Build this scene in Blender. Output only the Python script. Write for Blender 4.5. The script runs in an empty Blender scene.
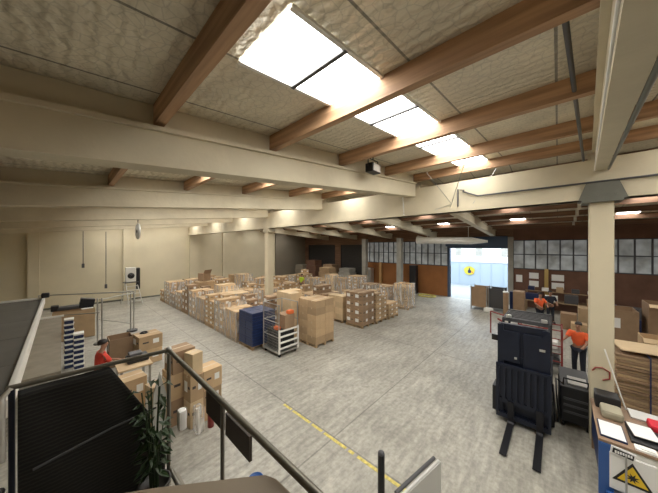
import bpy, bmesh, math, random
from mathutils import Vector, Matrix
random.seed(7)
S = bpy.context.scene
COL = S.collection
PI = math.pi

# ---------------------------------------------------------------- materials
MATS = {}
def nmat(name, col, rough=.6, metal=0.0, var=0.0, scale=4.0, bump=0.0, bscale=30.0, rnd=0.0, emit=0.0, spec=.5, alpha=1.0, detail=6):
    m = bpy.data.materials.new(name); m.use_nodes = True
    nt = m.node_tree; b = nt.nodes['Principled BSDF']
    b.inputs['Base Color'].default_value = (*col, 1)
    b.inputs['Roughness'].default_value = rough
    b.inputs['Metallic'].default_value = metal
    b.inputs['Specular IOR Level'].default_value = spec
    tc = nt.nodes.new('ShaderNodeTexCoord')
    out = None
    if var or rnd:
        mx = nt.nodes.new('ShaderNodeMix'); mx.data_type = 'RGBA'; mx.blend_type = 'MULTIPLY'
        mx.inputs[0].default_value = 1
        mx.inputs[6].default_value = (*col, 1)
        n = nt.nodes.new('ShaderNodeTexNoise'); n.inputs['Scale'].default_value = scale; n.inputs['Detail'].default_value = detail
        nt.links.new(tc.outputs['Object'], n.inputs['Vector'])
        mr = nt.nodes.new('ShaderNodeMapRange'); mr.inputs[1].default_value = .3; mr.inputs[2].default_value = .7
        mr.inputs[3].default_value = 1 - var; mr.inputs[4].default_value = 1 + var
        nt.links.new(n.outputs['Fac'], mr.inputs[0])
        v = mr.outputs[0]
        if rnd:
            oi = nt.nodes.new('ShaderNodeObjectInfo')
            m2 = nt.nodes.new('ShaderNodeMapRange'); m2.inputs[3].default_value = 1 - rnd; m2.inputs[4].default_value = 1 + rnd
            nt.links.new(oi.outputs['Random'], m2.inputs[0])
            mm = nt.nodes.new('ShaderNodeMath'); mm.operation = 'MULTIPLY'
            nt.links.new(v, mm.inputs[0]); nt.links.new(m2.outputs[0], mm.inputs[1]); v = mm.outputs[0]
        nt.links.new(v, mx.inputs[7])
        nt.links.new(mx.outputs[2], b.inputs['Base Color'])
        out = mx
    if bump:
        n2 = nt.nodes.new('ShaderNodeTexNoise'); n2.inputs['Scale'].default_value = bscale
        nt.links.new(tc.outputs['Object'], n2.inputs['Vector'])
        bp = nt.nodes.new('ShaderNodeBump'); bp.inputs['Strength'].default_value = bump; bp.inputs['Distance'].default_value = .02
        nt.links.new(n2.outputs['Fac'], bp.inputs['Height']); nt.links.new(bp.outputs[0], b.inputs['Normal'])
    if emit:
        b.inputs['Emission Color'].default_value = (*col, 1); b.inputs['Emission Strength'].default_value = emit
    if alpha < 1: b.inputs['Alpha'].default_value = alpha
    MATS[name] = m
    return m

cream = nmat('cream_paint', (.62, .555, .40), .7, var=.05, scale=.8, bump=.1, bscale=6)
cream2 = nmat('cream_concrete', (.60, .54, .40), .75, var=.09, scale=1.5, bump=.25, bscale=9)
taupe = nmat('dark_taupe', (.22, .19, .145), .8, var=.06, scale=.7)
conc = nmat('grey_concrete', (.33, .32, .28), .8, var=.12, scale=2, bump=.2)
steelgrey = nmat('grey_green_steel', (.16, .165, .14), .5, .3, var=.1)
card = nmat('cardboard', (.47, .33, .19), .8, var=.07, scale=5, rnd=.22)
card_d = nmat('brown_cardboard', (.30, .20, .12), .8, var=.08, scale=4, rnd=.15)
card_l = nmat('pale_cardboard', (.62, .47, .29), .8, var=.06, scale=4, rnd=.12)
tape = nmat('packing_tape', (.55, .43, .27), .35)
labw = nmat('white_label', (.8, .8, .77), .6)
ink = nmat('dark_print', (.06, .05, .045), .7)
pallet_w = nmat('pallet_wood', (.36, .25, .14), .85, var=.2, scale=6, rnd=.15)
black = nmat('black_plastic', (.012, .012, .014), .45)
blackm = nmat('black_metal', (.02, .02, .024), .4, .4)
darkgrey = nmat('dark_grey', (.07, .07, .075), .5)
greym = nmat('galvanised_steel', (.42, .42, .40), .38, .75, var=.1)
railm = nmat('painted_rail_steel', (.17, .16, .13), .42, .55, var=.1)
white = nmat('white_paint', (.76, .75, .70), .5, var=.03)
navy = nmat('navy_plastic', (.015, .028, .09), .4)
navyf = nmat('navy_black_steel', (.011, .015, .03), .42, .2, var=.15)
blue = nmat('blue_plastic', (.03, .10, .32), .4)
red = nmat('red_paint', (.24, .03, .025), .5)
orange = nmat('orange_fabric', (.85, .13, .035), .8, var=.08, scale=9, bump=.3)
redf = nmat('red_fabric', (.62, .05, .03), .8, var=.1, scale=9, bump=.3)
hivis = nmat('yellow_fabric', (.55, .75, .05), .8)
darkf = nmat('dark_trousers', (.018, .022, .035), .85, bump=.3)
skin = nmat('skin', (.36, .19, .12), .55)
hair = nmat('hair', (.018, .012, .009), .6)
boot = nmat('boot_leather', (.03, .022, .016), .5)
paper = nmat('paper', (.86, .86, .84), .7)
yellow = nmat('yellow_paint', (.80, .55, .03), .5)
yline = nmat('yellow_floor_paint', (.58, .49, .13), .6, var=.35, scale=14)
brick = nmat('red_brown_wall', (.155, .078, .05), .8, var=.2, scale=1.3, bump=.2)
brick2 = nmat('orange_brown_wall', (.30, .12, .035), .75, var=.15, scale=1.0)
char = nmat('unlit_charcoal', (.028, .026, .024), .7, var=.1)
bluegrey = nmat('blue_grey_steel', (.055, .085, .14), .5, .2)
leaf = nmat('leaf', (.022, .05, .013), .5, var=.25, scale=12, rnd=.2)
terra = nmat('dark_pot', (.03, .028, .025), .5)
vinyl = nmat('grey_vinyl', (.115, .11, .095), .6, var=.12, scale=2.2)
browntop = nmat('beige_leatherette', (.20, .155, .10), .5, var=.08)
darkboard = nmat('dark_brown_board', (.045, .028, .018), .5, var=.1)
rubber = nmat('rubber', (.015, .015, .015), .8)
orangec = nmat('orange_carton_print', (.75, .16, .04), .6)
green = nmat('green_print', (.08, .22, .06), .7)
yard = nmat('yard_asphalt', (.27, .285, .30), .8, var=.08)
outwall = nmat('pale_outdoor_cladding', (.36, .44, .50), .7)
outwhite = nmat('white_outdoor_building', (.6, .62, .63), .7)
alu = nmat('aluminium', (.6, .6, .58), .35, .6)
foil = None

def timber_mat(name, col):
    m = nmat(name, col, .6); nt = m.node_tree; b = nt.nodes['Principled BSDF']
    tc = nt.nodes.new('ShaderNodeTexCoord'); mp = nt.nodes.new('ShaderNodeMapping'); mp.inputs['Scale'].default_value = (9, .5, 9)
    nt.links.new(tc.outputs['Object'], mp.inputs[0])
    n = nt.nodes.new('ShaderNodeTexNoise'); n.inputs['Scale'].default_value = 1.6; n.inputs['Detail'].default_value = 8
    nt.links.new(mp.outputs[0], n.inputs['Vector'])
    r = nt.nodes.new('ShaderNodeValToRGB'); e = r.color_ramp.elements
    e[0].position = .3; e[0].color = (col[0]*.55, col[1]*.5, col[2]*.45, 1); e[1].position = .7; e[1].color = (col[0]*1.2, col[1]*1.2, col[2]*1.15, 1)
    nt.links.new(n.outputs['Fac'], r.inputs[0]); nt.links.new(r.outputs[0], b.inputs['Base Color'])
    return m
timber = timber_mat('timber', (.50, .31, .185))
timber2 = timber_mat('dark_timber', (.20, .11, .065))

def floor_mat():
    m = nmat('concrete_floor', (.3, .3, .28), .4); nt = m.node_tree; b = nt.nodes['Principled BSDF']; L = nt.links
    tc = nt.nodes.new('ShaderNodeTexCoord')
    def noise(sc, det, vec=None):
        n = nt.nodes.new('ShaderNodeTexNoise'); n.inputs['Scale'].default_value = sc; n.inputs['Detail'].default_value = det; n.inputs['Roughness'].default_value = .65
        L.new(vec or tc.outputs['Object'], n.inputs['Vector']); return n.outputs['Fac']
    def mrange(x, a, b_, c, d):
        n = nt.nodes.new('ShaderNodeMapRange'); n.inputs[1].default_value = a; n.inputs[2].default_value = b_; n.inputs[3].default_value = c; n.inputs[4].default_value = d
        L.new(x, n.inputs[0]); return n.outputs[0]
    def mul(x, y):
        n = nt.nodes.new('ShaderNodeMath'); n.operation = 'MULTIPLY'; L.new(x, n.inputs[0]); L.new(y, n.inputs[1]); return n.outputs[0]
    a = mrange(noise(.55, 8), .35, .65, .80, 1.16)
    c = mrange(noise(9, 12), .36, .64, .80, 1.16)
    mp = nt.nodes.new('ShaderNodeMapping'); mp.inputs['Scale'].default_value = (.7, 4.5, 1); mp.inputs['Rotation'].default_value = (0, 0, .5)
    L.new(tc.outputs['Object'], mp.inputs[0])
    s = mrange(noise(1.9, 8, mp.outputs[0]), .36, .64, .80, 1.16)
    v = mul(mul(a, c), s)
    sx = nt.nodes.new('ShaderNodeSeparateXYZ'); L.new(tc.outputs['Object'], sx.inputs[0])
    def joint(sock, period, off, w):
        ad = nt.nodes.new('ShaderNodeMath'); ad.operation = 'ADD'; ad.inputs[1].default_value = 600 + off; L.new(sock, ad.inputs[0])
        md = nt.nodes.new('ShaderNodeMath'); md.operation = 'MODULO'; md.inputs[1].default_value = period; L.new(ad.outputs[0], md.inputs[0])
        lt = nt.nodes.new('ShaderNodeMath'); lt.operation = 'LESS_THAN'; lt.inputs[1].default_value = w; L.new(md.outputs[0], lt.inputs[0])
        return mrange(lt.outputs[0], 0, 1, 1, .62)
    v = mul(v, joint(sx.outputs[0], 6.0, -10.05, .035))
    v = mul(v, joint(sx.outputs[1], 6.0, -3.6, .035))
    cr = nt.nodes.new('ShaderNodeMix'); cr.data_type = 'RGBA'; cr.blend_type = 'MULTIPLY'; cr.inputs[0].default_value = 1
    cr.inputs[6].default_value = (.355, .34, .295, 1); L.new(v, cr.inputs[7]); L.new(cr.outputs[2], b.inputs['Base Color'])
    L.new(mrange(noise(2.0, 6), .3, .7, .34, .6), b.inputs['Roughness'])
    bp = nt.nodes.new('ShaderNodeBump'); bp.inputs['Strength'].default_value = .12; bp.inputs['Distance'].default_value = .02
    L.new(noise(7, 6), bp.inputs['Height']); L.new(bp.outputs[0], b.inputs['Normal'])
    return m
floorm = floor_mat()

def foil_mat():
    m = nmat('roof_foil', (.3, .29, .25), .5, .15); nt = m.node_tree; b = nt.nodes['Principled BSDF']; L = nt.links
    tc = nt.nodes.new('ShaderNodeTexCoord'); sx = nt.nodes.new('ShaderNodeSeparateXYZ'); L.new(tc.outputs['Object'], sx.inputs[0])
    w = nt.nodes.new('ShaderNodeTexWave'); w.bands_direction = 'X'; w.inputs['Scale'].default_value = 2.4; w.inputs['Distortion'].default_value = 5; w.inputs['Detail'].default_value = 3; w.inputs['Detail Scale'].default_value = 2.5
    L.new(tc.outputs['Object'], w.inputs['Vector'])
    vo = nt.nodes.new('ShaderNodeTexVoronoi'); vo.feature = 'DISTANCE_TO_EDGE'; vo.inputs['Scale'].default_value = 11; L.new(tc.outputs['Object'], vo.inputs['Vector'])
    wire = nt.nodes.new('ShaderNodeMapRange'); wire.inputs[1].default_value = 0; wire.inputs[2].default_value = .07; wire.inputs[3].default_value = .80; wire.inputs[4].default_value = 1; L.new(vo.outputs['Distance'], wire.inputs[0])
    ad = nt.nodes.new('ShaderNodeMath'); ad.operation = 'ADD'; ad.inputs[1].default_value = 85 - .0; L.new(sx.outputs[1], ad.inputs[0])
    md = nt.nodes.new('ShaderNodeMath'); md.operation = 'MODULO'; md.inputs[1].default_value = 1.0625; L.new(ad.outputs[0], md.inputs[0])
    lt = nt.nodes.new('ShaderNodeMath'); lt.operation = 'LESS_THAN'; lt.inputs[1].default_value = .025; L.new(md.outputs[0], lt.inputs[0])
    se = nt.nodes.new('ShaderNodeMapRange'); se.inputs[3].default_value = 1; se.inputs[4].default_value = .35; L.new(lt.outputs[0], se.inputs[0])
    n = nt.nodes.new('ShaderNodeTexNoise'); n.inputs['Scale'].default_value = 1.2; L.new(tc.outputs['Object'], n.inputs['Vector'])
    nr = nt.nodes.new('ShaderNodeMapRange'); nr.inputs[1].default_value = .3; nr.inputs[2].default_value = .7; nr.inputs[3].default_value = .85; nr.inputs[4].default_value = 1.12; L.new(n.outputs['Fac'], nr.inputs[0])
    m1 = nt.nodes.new('ShaderNodeMath'); m1.operation = 'MULTIPLY'; L.new(wire.outputs[0], m1.inputs[0]); L.new(se.outputs[0], m1.inputs[1])
    m2 = nt.nodes.new('ShaderNodeMath'); m2.operation = 'MULTIPLY'; L.new(m1.outputs[0], m2.inputs[0]); L.new(nr.outputs[0], m2.inputs[1])
    cr = nt.nodes.new('ShaderNodeMix'); cr.data_type = 'RGBA'; cr.blend_type = 'MULTIPLY'; cr.inputs[0].default_value = 1
    cr.inputs[6].default_value = (.74, .68, .54, 1); L.new(m2.outputs[0], cr.inputs[7]); L.new(cr.outputs[2], b.inputs['Base Color'])
    bp = nt.nodes.new('ShaderNodeBump'); bp.inputs['Strength'].default_value = .55; bp.inputs['Distance'].default_value = .03
    L.new(w.outputs['Fac'], bp.inputs['Height']); L.new(bp.outputs[0], b.inputs['Normal'])
    return m
foil = foil_mat()

def emis(name, col, st):
    m = bpy.data.materials.new(name); m.use_nodes = True; nt = m.node_tree; nt.nodes.clear()
    e = nt.nodes.new('ShaderNodeEmission'); e.inputs[0].default_value = (*col, 1); e.inputs[1].default_value = st
    o = nt.nodes.new('ShaderNodeOutputMaterial'); nt.links.new(e.outputs[0], o.inputs[0]); return m
skylit = emis('daylit_fibreglass', (1.0, .972, .91), 14.5)

def glazed():
    m = nmat('daylit_glazing', (.27, .28, .25), .5, var=.2, scale=3); nt = m.node_tree; b = nt.nodes['Principled BSDF']
    tc = nt.nodes.new('ShaderNodeTexCoord'); w = nt.nodes.new('ShaderNodeTexNoise'); w.inputs['Scale'].default_value = 1.6
    nt.links.new(tc.outputs['Object'], w.inputs['Vector'])
    r = nt.nodes.new('ShaderNodeMapRange'); r.inputs[1].default_value = .35; r.inputs[2].default_value = .65; r.inputs[3].default_value = .05; r.inputs[4].default_value = .16
    nt.links.new(w.outputs['Fac'], r.inputs[0])
    b.inputs['Emission Color'].default_value = (.88, .93, .95, 1); nt.links.new(r.outputs[0], b.inputs['Emission Strength'])  # weak uneven glow stands in for daylight behind the panes
    return m
glazing = glazed()

def film():
    m = bpy.data.materials.new('stretch_film'); m.use_nodes = True; nt = m.node_tree; nt.nodes.clear(); L = nt.links
    t = nt.nodes.new('ShaderNodeBsdfTransparent'); p = nt.nodes.new('ShaderNodeBsdfPrincipled')
    p.inputs['Base Color'].default_value = (.8, .8, .78, 1); p.inputs['Roughness'].default_value = .25
    tc = nt.nodes.new('ShaderNodeTexCoord'); mp = nt.nodes.new('ShaderNodeMapping'); mp.inputs['Scale'].default_value = (5, 5, .8); L.new(tc.outputs['Object'], mp.inputs[0])
    n = nt.nodes.new('ShaderNodeTexNoise'); n.inputs['Scale'].default_value = 2; L.new(mp.outputs[0], n.inputs['Vector'])
    r = nt.nodes.new('ShaderNodeMapRange'); r.inputs[1].default_value = .42; r.inputs[2].default_value = .72; r.inputs[3].default_value = .10; r.inputs[4].default_value = .75; L.new(n.outputs['Fac'], r.inputs[0])
    mx = nt.nodes.new('ShaderNodeMixShader'); L.new(r.outputs[0], mx.inputs[0]); L.new(t.outputs[0], mx.inputs[1]); L.new(p.outputs[0], mx.inputs[2])
    o = nt.nodes.new('ShaderNodeOutputMaterial'); L.new(mx.outputs[0], o.inputs[0]); return m
filmm = film()

def netm():
    m = nmat('black_net', (.014, .014, .012), .6); nt = m.node_tree; b = nt.nodes['Principled BSDF']; L = nt.links
    tc = nt.nodes.new('ShaderNodeTexCoord'); w = nt.nodes.new('ShaderNodeTexWave'); w.wave_type = 'BANDS'; w.bands_direction = 'Z'
    w.inputs['Scale'].default_value = 16; w.inputs['Distortion'].default_value = 2.0; w.inputs['Detail'].default_value = 1.5; w.inputs['Detail Scale'].default_value = 3
    L.new(tc.outputs['Object'], w.inputs['Vector'])
    r = nt.nodes.new('ShaderNodeValToRGB'); e = r.color_ramp.elements; e[0].position = .55; e[0].color = (.005, .005, .005, 1); e[1].position = .9; e[1].color = (.020, .020, .016, 1)
    L.new(w.outputs['Fac'], r.inputs[0]); L.new(r.outputs[0], b.inputs['Base Color'])
    bp = nt.nodes.new('ShaderNodeBump'); bp.inputs['Strength'].default_value = .4; L.new(w.outputs['Fac'], bp.inputs['Height']); L.new(bp.outputs[0], b.inputs['Normal'])
    return m
net = netm()

# ---------------------------------------------------------------- mesh building
class MB:
    def __init__(s): s.v = []; s.f = []; s.m = []; s.sm = []
    def add(s, vs, fs, mi=0, smooth=False):
        o = len(s.v); s.v += [tuple(v) for v in vs]; s.f += [tuple(i + o for i in f) for f in fs]; s.m += [mi] * len(fs); s.sm += [smooth] * len(fs); return s
    def box(s, x0, x1, y0, y1, z0, z1, mi=0, rot=None, piv=None, bev=0):
        if bev:
            b = min(bev, (x1-x0)/3, (y1-y0)/3, (z1-z0)/3)
            bm = bmesh.new(); bmesh.ops.create_cube(bm, size=1)
            for v in bm.verts: v.co = Vector(((x0+x1)/2 + v.co.x*(x1-x0), (y0+y1)/2 + v.co.y*(y1-y0), (z0+z1)/2 + v.co.z*(z1-z0)))
            bmesh.ops.bevel(bm, geom=bm.edges[:] , offset=b, segments=2, affect='EDGES', profile=.6)
            bm.verts.index_update(); vs = [v.co.copy() for v in bm.verts]; fs = [[v.index for v in f.verts] for f in bm.faces]; bm.free()
        else:
            vs = [Vector(p) for p in ((x0,y0,z0),(x1,y0,z0),(x1,y1,z0),(x0,y1,z0),(x0,y0,z1),(x1,y0,z1),(x1,y1,z1),(x0,y1,z1))]
            fs = [(0,3,2,1),(4,5,6,7),(0,1,5,4),(1,2,6,5),(2,3,7,6),(3,0,4,7)]
        if rot is not None:
            p = Vector(piv or ((x0+x1)/2, (y0+y1)/2, (z0+z1)/2)); vs = [rot @ (v - p) + p for v in vs]
        return s.add(vs, fs, mi)
    def tube(s, pts, r, mi=0, n=10, cap=True, radii=None):
        pts = [Vector(p) for p in pts]; rings = []; up = None
        for i, p in enumerate(pts):
            d = (pts[min(i+1, len(pts)-1)] - pts[max(i-1, 0)]).normalized()
            a = Vector((0,0,1)) if abs(d.z) < .9 else Vector((1,0,0))
            if up is not None: a = up
            u = d.cross(a).normalized(); w = u.cross(d).normalized(); up = w
            rr = radii[i] if radii else r
            rings.append([p + (u*math.cos(2*PI*k/n) + w*math.sin(2*PI*k/n))*rr for k in range(n)])
        vs = [v for g in rings for v in g]; fs = []
        for i in range(len(pts)-1):
            for k in range(n): fs.append((i*n+k, i*n+(k+1)%n, (i+1)*n+(k+1)%n, (i+1)*n+k))
        s.add(vs, fs, mi, True)
        if cap:
            s.add(rings[0], [tuple(range(n))], mi); s.add(rings[-1], [tuple(reversed(range(n)))], mi)
        return s
    def cyl(s, x, y, z0, z1, r, mi=0, n=20, r2=None):
        return s.tube([(x,y,z0),(x,y,z1)], r, mi, n, radii=[r, r2 if r2 else r])
    def lathe(s, c, prof, mi=0, n=20, axis='Z'):
        vs = []; fs = []
        for (r, h) in prof:
            for k in range(n):
                a = 2*PI*k/n; p = (r*math.cos(a), r*math.sin(a), h)
                if axis == 'Y': p = (p[0], p[2], p[1])
                if axis == 'X': p = (p[2], p[0], p[1])
                vs.append((c[0]+p[0], c[1]+p[1], c[2]+p[2]))
        for i in range(len(prof)-1):
            for k in range(n): fs.append((i*n+k, i*n+(k+1)%n, (i+1)*n+(k+1)%n, (i+1)*n+k))
        return s.add(vs, fs, mi, True)
    def prism(s, poly, a, b, axis='Y', mi=0):
        n = len(poly)
        def P(q, t):
            return {'Y': (q[0], t, q[1]), 'X': (t, q[0], q[1]), 'Z': (q[0], q[1], t)}[axis]
        vs = [P(q, a) for q in poly] + [P(q, b) for q in poly]
        fs = [tuple(range(n)), tuple(reversed(range(n, 2*n)))] + [(i, i+n, (i+1)%n+n, (i+1)%n) for i in range(n)]
        return s.add(vs, fs, mi)
    def build(s, name, mats, parent=None, loc=None):
        me = bpy.data.meshes.new(name); me.from_pydata(s.v, [], s.f)
        for m in (mats if isinstance(mats, (list, tuple)) else [mats]): me.materials.append(m)
        me.polygons.foreach_set('material_index', s.m); me.polygons.foreach_set('use_smooth', s.sm)
        me.validate(); me.update()
        bm = bmesh.new(); bm.from_mesh(me); bmesh.ops.recalc_face_normals(bm, faces=bm.faces); bm.to_mesh(me); bm.free()
        o = bpy.data.objects.new(name, me); COL.objects.link(o)
        if parent: o.parent = parent
        if loc: o.location = loc
        return o

def tag(o, label, cat, group=None):
    o['label'] = label; o['category'] = cat
    if group: o['group'] = group
    return o
def thing(name, label, cat, loc=(0,0,0), rz=0, group=None):
    o = bpy.data.objects.new(name, None); COL.objects.link(o); o.location = loc; o.rotation_euler = (0,0,rz); o.empty_display_size = .2
    return tag(o, label, cat, group)
def struct(o, label=None):
    o['kind'] = 'structure'
    if label: o['label'] = label
    return o
def dup(o, parent=None):
    c = o.copy(); COL.objects.link(c)
    if parent: c.parent = parent
    for ch in list(o.children): dup(ch, c)
    return c
ORD = ['first','second','third','fourth','fifth','sixth','seventh','eighth','ninth','tenth','eleventh','twelfth','thirteenth']

# ---------------------------------------------------------------- building shell
XG, XW, YL, XN, YR = 8.0, 22.0, 24.8, -5.0, -9.44
RIDGE = 9.0
def roof(x): return 5.88 + .099*(x-.8) if x <= RIDGE else 5.88 + .099*(RIDGE-.8) - .088*(x-RIDGE)
struct(MB().box(XN, XW, YR, YL, -.2, 0).build('floor', floorm))
b = MB().prism([(XN, roof(XN)), (RIDGE, roof(RIDGE)), (XW+.3, roof(XW+.3)), (XW+.3, roof(XW+.3)+.1), (RIDGE, roof(RIDGE)+.1), (XN, roof(XN)+.1)], YR-.2, YL+.2, 'Y')
struct(b.build('ceiling', foil))
b = MB().box(XN, 17.3, YL, YL+.2, 0, 6.7)
struct(b.build('wall_left', cream))
struct(MB().box(17.3, XW+.2, YL-.12, YL+.2, 0, 6.7).build('wall_left', taupe))  # end section in a darker grey-brown than the rest of the wall
struct(MB().box(XN-.2, XN, YR, YL, 0, 6).build('wall_near', cream))
struct(MB().box(XN, XW+.2, YR-.2, YR, 0, 6.7).build('wall_right', brick))
# far wall around the door: lower masonry, glazing band, header
DY0, DY1, DZ = 2.65, 6.6, 4.06
b = MB(); b.box(XW, XW+.2, YR, DY0-.3, 0, 2.62); b.box(XW, XW+.2, YR, DY0-.3, 4.66, 5.75)
struct(b.build('wall_far', brick))
b = MB(); b.box(XW, XW+.2, DY1, 15.1, 0, 2.55)
struct(b.build('wall_far', brick2))
b = MB(); b.box(XW, XW+.2, DY0-.3, 15.1, 4.66, 5.75); b.box(XW, XW+.2, 15.1, YL, 4.4, 5.75); b.box(XW, XW+.2, 18.5, 19.4, 0, 4.4); b.box(XW, XW+.2, 24.0, YL, 0, 4.4)
struct(b.build('wall_far', timber2))
b = MB(); b.box(XW-.05, XW+.1, DY0, DY1, DZ, 4.67); b.box(XW-.18, XW-.05, DY0, DY1+.3, 4.2, 4.95)
struct(b.build('trim_1', bluegrey), 'blue-grey door header')
b = MB(); b.box(XW-.12, XW+.25, DY0-.32, DY0, 0, 4.9)
struct(b.build('trim_2', MATS['grey_concrete']))
struct(MB().box(XW-.06, XW+.25, DY1, DY1+.18, 0, 4.2).build('trim_3', bluegrey))
# glazing bays
wn = 0
def glaz(y0, y1, z0, z1):
    global wn; wn += 1
    r = bpy.data.objects.new('window_%d' % wn, None); COL.objects.link(r); r.location = (XW, (y0+y1)/2, z0); struct(r)
    w = y1-y0
    g = MB().box(.06, .09, -w/2, w/2, 0, z1-z0).build('pane', glazing, r)
    f = MB()
    n = max(1, round(w/.58))
    for i in range(n+1):
        y = -w/2 + w*i/n; f.box(-.02, .1, max(-w/2, y-.035), min(w/2, y+.035), 0, z1-z0)
    for z in (0, (z1-z0)*.49, z1-z0-.06): f.box(-.03, .1, -w/2, w/2, z, z+.06)
    f.build('frame', darkgrey, r)
y = DY0-.3
while y > YR+1: glaz(y-3.7, y, 2.62, 4.66); y -= 3.7
y = DY1+.18
while y < 15: glaz(y, min(y+2.78, 15.1), 2.55, 4.66); y += 2.78
# roller doors beyond the loads; charcoal colour stands in for the unlit darkness
for k, (a, c) in enumerate(((15.1, 18.5), (19.4, 24.0))):
    r = bpy.data.objects.new('door_%d' % (k+1), None); COL.objects.link(r); r.location = (XW, (a+c)/2, 0); struct(r)
    m = MB(); z = 0
    while z < 4.3: m.box(.03, .09, -(c-a)/2, (c-a)/2, z, z+.14); m.box(.045, .08, -(c-a)/2, (c-a)/2, z+.14, z+.17); z += .17
    m.build('curtain', char, r)
    m = MB(); m.box(-.02, .12, -(c-a)/2, -(c-a)/2+.08, 0, 4.4); m.box(-.02, .12, (c-a)/2-.08, (c-a)/2, 0, 4.4); m.build('guide', blackm, r)

# girder along Y, columns, haunches
struct(MB().box(XG-.16, XG+.16, YR, YL, 5.22, 6.09).box(XG-.2, XG+.2, YR, YL, 5.22, 5.34).build('trim_4', cream2), 'long cream concrete girder')
for y, lab in ((-.69, 'near'), (12.06, 'middle'), (-13.4, None)):
    if lab is None: continue
    w = .18
    struct(MB().box(XG-w, XG+w, y-w, y+w, 0, 5.22, bev=.02).build('concrete_column', cream), 'cream concrete column, %s one on the girder line' % lab)
hb = MB()
y = -.69
hb.prism([(y-.36, 5.2), (y+.36, 5.2), (y+.24, 5.56), (y-.24, 5.56)], XG-.26, XG+.26, 'X')
hb.prism([(y-.3, 5.15), (y+.3, 5.15), (y+.3, 5.2), (y-.3, 5.2)], XG-.28, XG+.28, 'X')
for dy in (-.2, -.07, .07, .2): hb.tube([(XG-.28, y+dy, 5.3), (XG-.25, y+dy, 5.3)], .02)
struct(hb.build('column_bracket', steelgrey), 'grey-green steel bracket on top of the near column')
hb = MB(); y = 12.06; hb.prism([(y-.3, 5.0), (y+.3, 5.0), (y+.2, 5.24), (y-.2, 5.24)], XG-.22, XG+.22, 'X')
struct(hb.build('column_bracket', cream2))
for (x, y) in ((20.5, 14.1), (20.5, 10.35)):
    struct(MB().box(x-.22, x+.22, y-.22, y+.22, 0, 4.95, bev=.02).build('concrete_column', conc), 'grey column before the far wall')
# rafters
def rb(x): return 5.06 + .099*x if x <= RIDGE else 5.06 + .099*RIDGE - .075*(x-RIDGE)
RY = [-.69 + 4.25*k for k in range(-2, 7)]
for i, y in enumerate(RY):
    for side, (xa, xb) in enumerate(((XN, XG-.16), (XG+.16, XW))):
        if y > YL - .5: continue
        b = MB()
        cuts = [xa, xb] if xb < RIDGE else [xa, RIDGE, xb]
        def sl(off0, top, hw):
            poly = [(x, rb(x)+off0) for x in cuts] + [(x, top(x)) for x in reversed(cuts)]
            n = len(b.v); b.prism(poly, y-hw, y+hw, 'Y')
            if i == 2: b.v[n:] = [(q[0], q[1]+.063*(8-q[0]), q[2]) for q in b.v[n:]]
        hw_ = .085 if (i == 2 and side == 0) else .15
        sl(0, lambda x: rb(x)+.40, hw_); sl(.40, lambda x: rb(x)+.45, hw_+.05) ; sl(.45, lambda x: roof(x)-.005, .06)
        struct(b.build('concrete_rafter', cream2 if side == 0 else cream2))
def nearline(off, z): return [(x, -.69+.063*(8-x)+off, rb(x)+z) for x in (1.0, 4.0, 7.8)]
o = MB().tube(nearline(.10, .0), .008, n=8).build('conduit', white); o['label'] = 'pale conduit along the left edge of the near concrete rafter'; o['category'] = 'conduit'
o = MB().tube(nearline(-.11, .0), .022, n=6).build('edge_strip', steelgrey); o['label'] = 'dark green steel strip on the right edge of the near rafter'; o['category'] = 'strip'
# purlins between rafters
PX = [-4.2, -2.5, -.85, .78, 2.38, 4.14, 6.1, 7.95] + [9.9, 11.7, 13.5, 15.3, 17.1, 18.9, 20.7]
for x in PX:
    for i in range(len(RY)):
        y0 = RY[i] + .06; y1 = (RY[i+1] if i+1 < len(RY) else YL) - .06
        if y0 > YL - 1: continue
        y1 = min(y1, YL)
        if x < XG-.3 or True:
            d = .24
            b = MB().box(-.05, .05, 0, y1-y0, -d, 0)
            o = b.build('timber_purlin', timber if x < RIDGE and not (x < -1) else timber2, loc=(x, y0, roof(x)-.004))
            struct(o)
# end of the bays on the right side
# skylights: strips between purlins; unseen bays get added ones for more light
def skyl(x0, x1, y0, y1):
    r = bpy.data.objects.new('skylight', None); COL.objects.link(r); xm = (x0+x1)/2; r.location = (xm, (y0+y1)/2, roof(xm)); struct(r)
    sl_ = .099 if xm < RIDGE else -.088
    h = (x1-x0)/2; w = (y1-y0)/2
    m = MB(); m.prism([(-h, -h*sl_-.012), (h, h*sl_-.012), (h, h*sl_-.004), (-h, -h*sl_-.004)], -w, w, 'Y'); m.build('panel', skylit, r)
    m = MB()
    for yy in (-w, w): m.prism([(-h, -h*sl_-.03), (h, h*sl_-.03), (h, h*sl_-.004), (-h, -h*sl_-.004)], yy-.02, yy+.02, 'Y')
    m.build('frame', white, r)
    MB().box(-.022, .022, -w, w, -.04, -.012).build('divider', darkgrey, r)
for k in range(-2, 6):
    ya = 1.38 + 4.25*k; yb = 2.14 + 4.25*k
    xs = [1.1, 2.33]; 
    for (a, c) in ((1.1, 2.33), (2.43, 4.09), (4.19, 6.05), (6.15, 7.9)):
        skyl(a, c, ya, yb)
    for (a, c) in ((9.95, 11.65), (13.55, 15.25), (17.15, 18.85)):  # past the ridge, with extra hidden strips added to brighten the left wall
        if k <= 5: skyl(a, c, ya, yb)
# pilasters on the left wall
for i, x in enumerate((-1.25, 3.45, 8.3, 11.2)):
    w = .25 if i != 2 else .4
    struct(MB().box(x-w, x+w, YL-.2, YL+.02, 0, 6.2).build('trim_5', cream))
struct(MB().box(XN, 17.3, YL-.03, YL+.01, 0, .12).build('baseboard_left', steelgrey))

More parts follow.
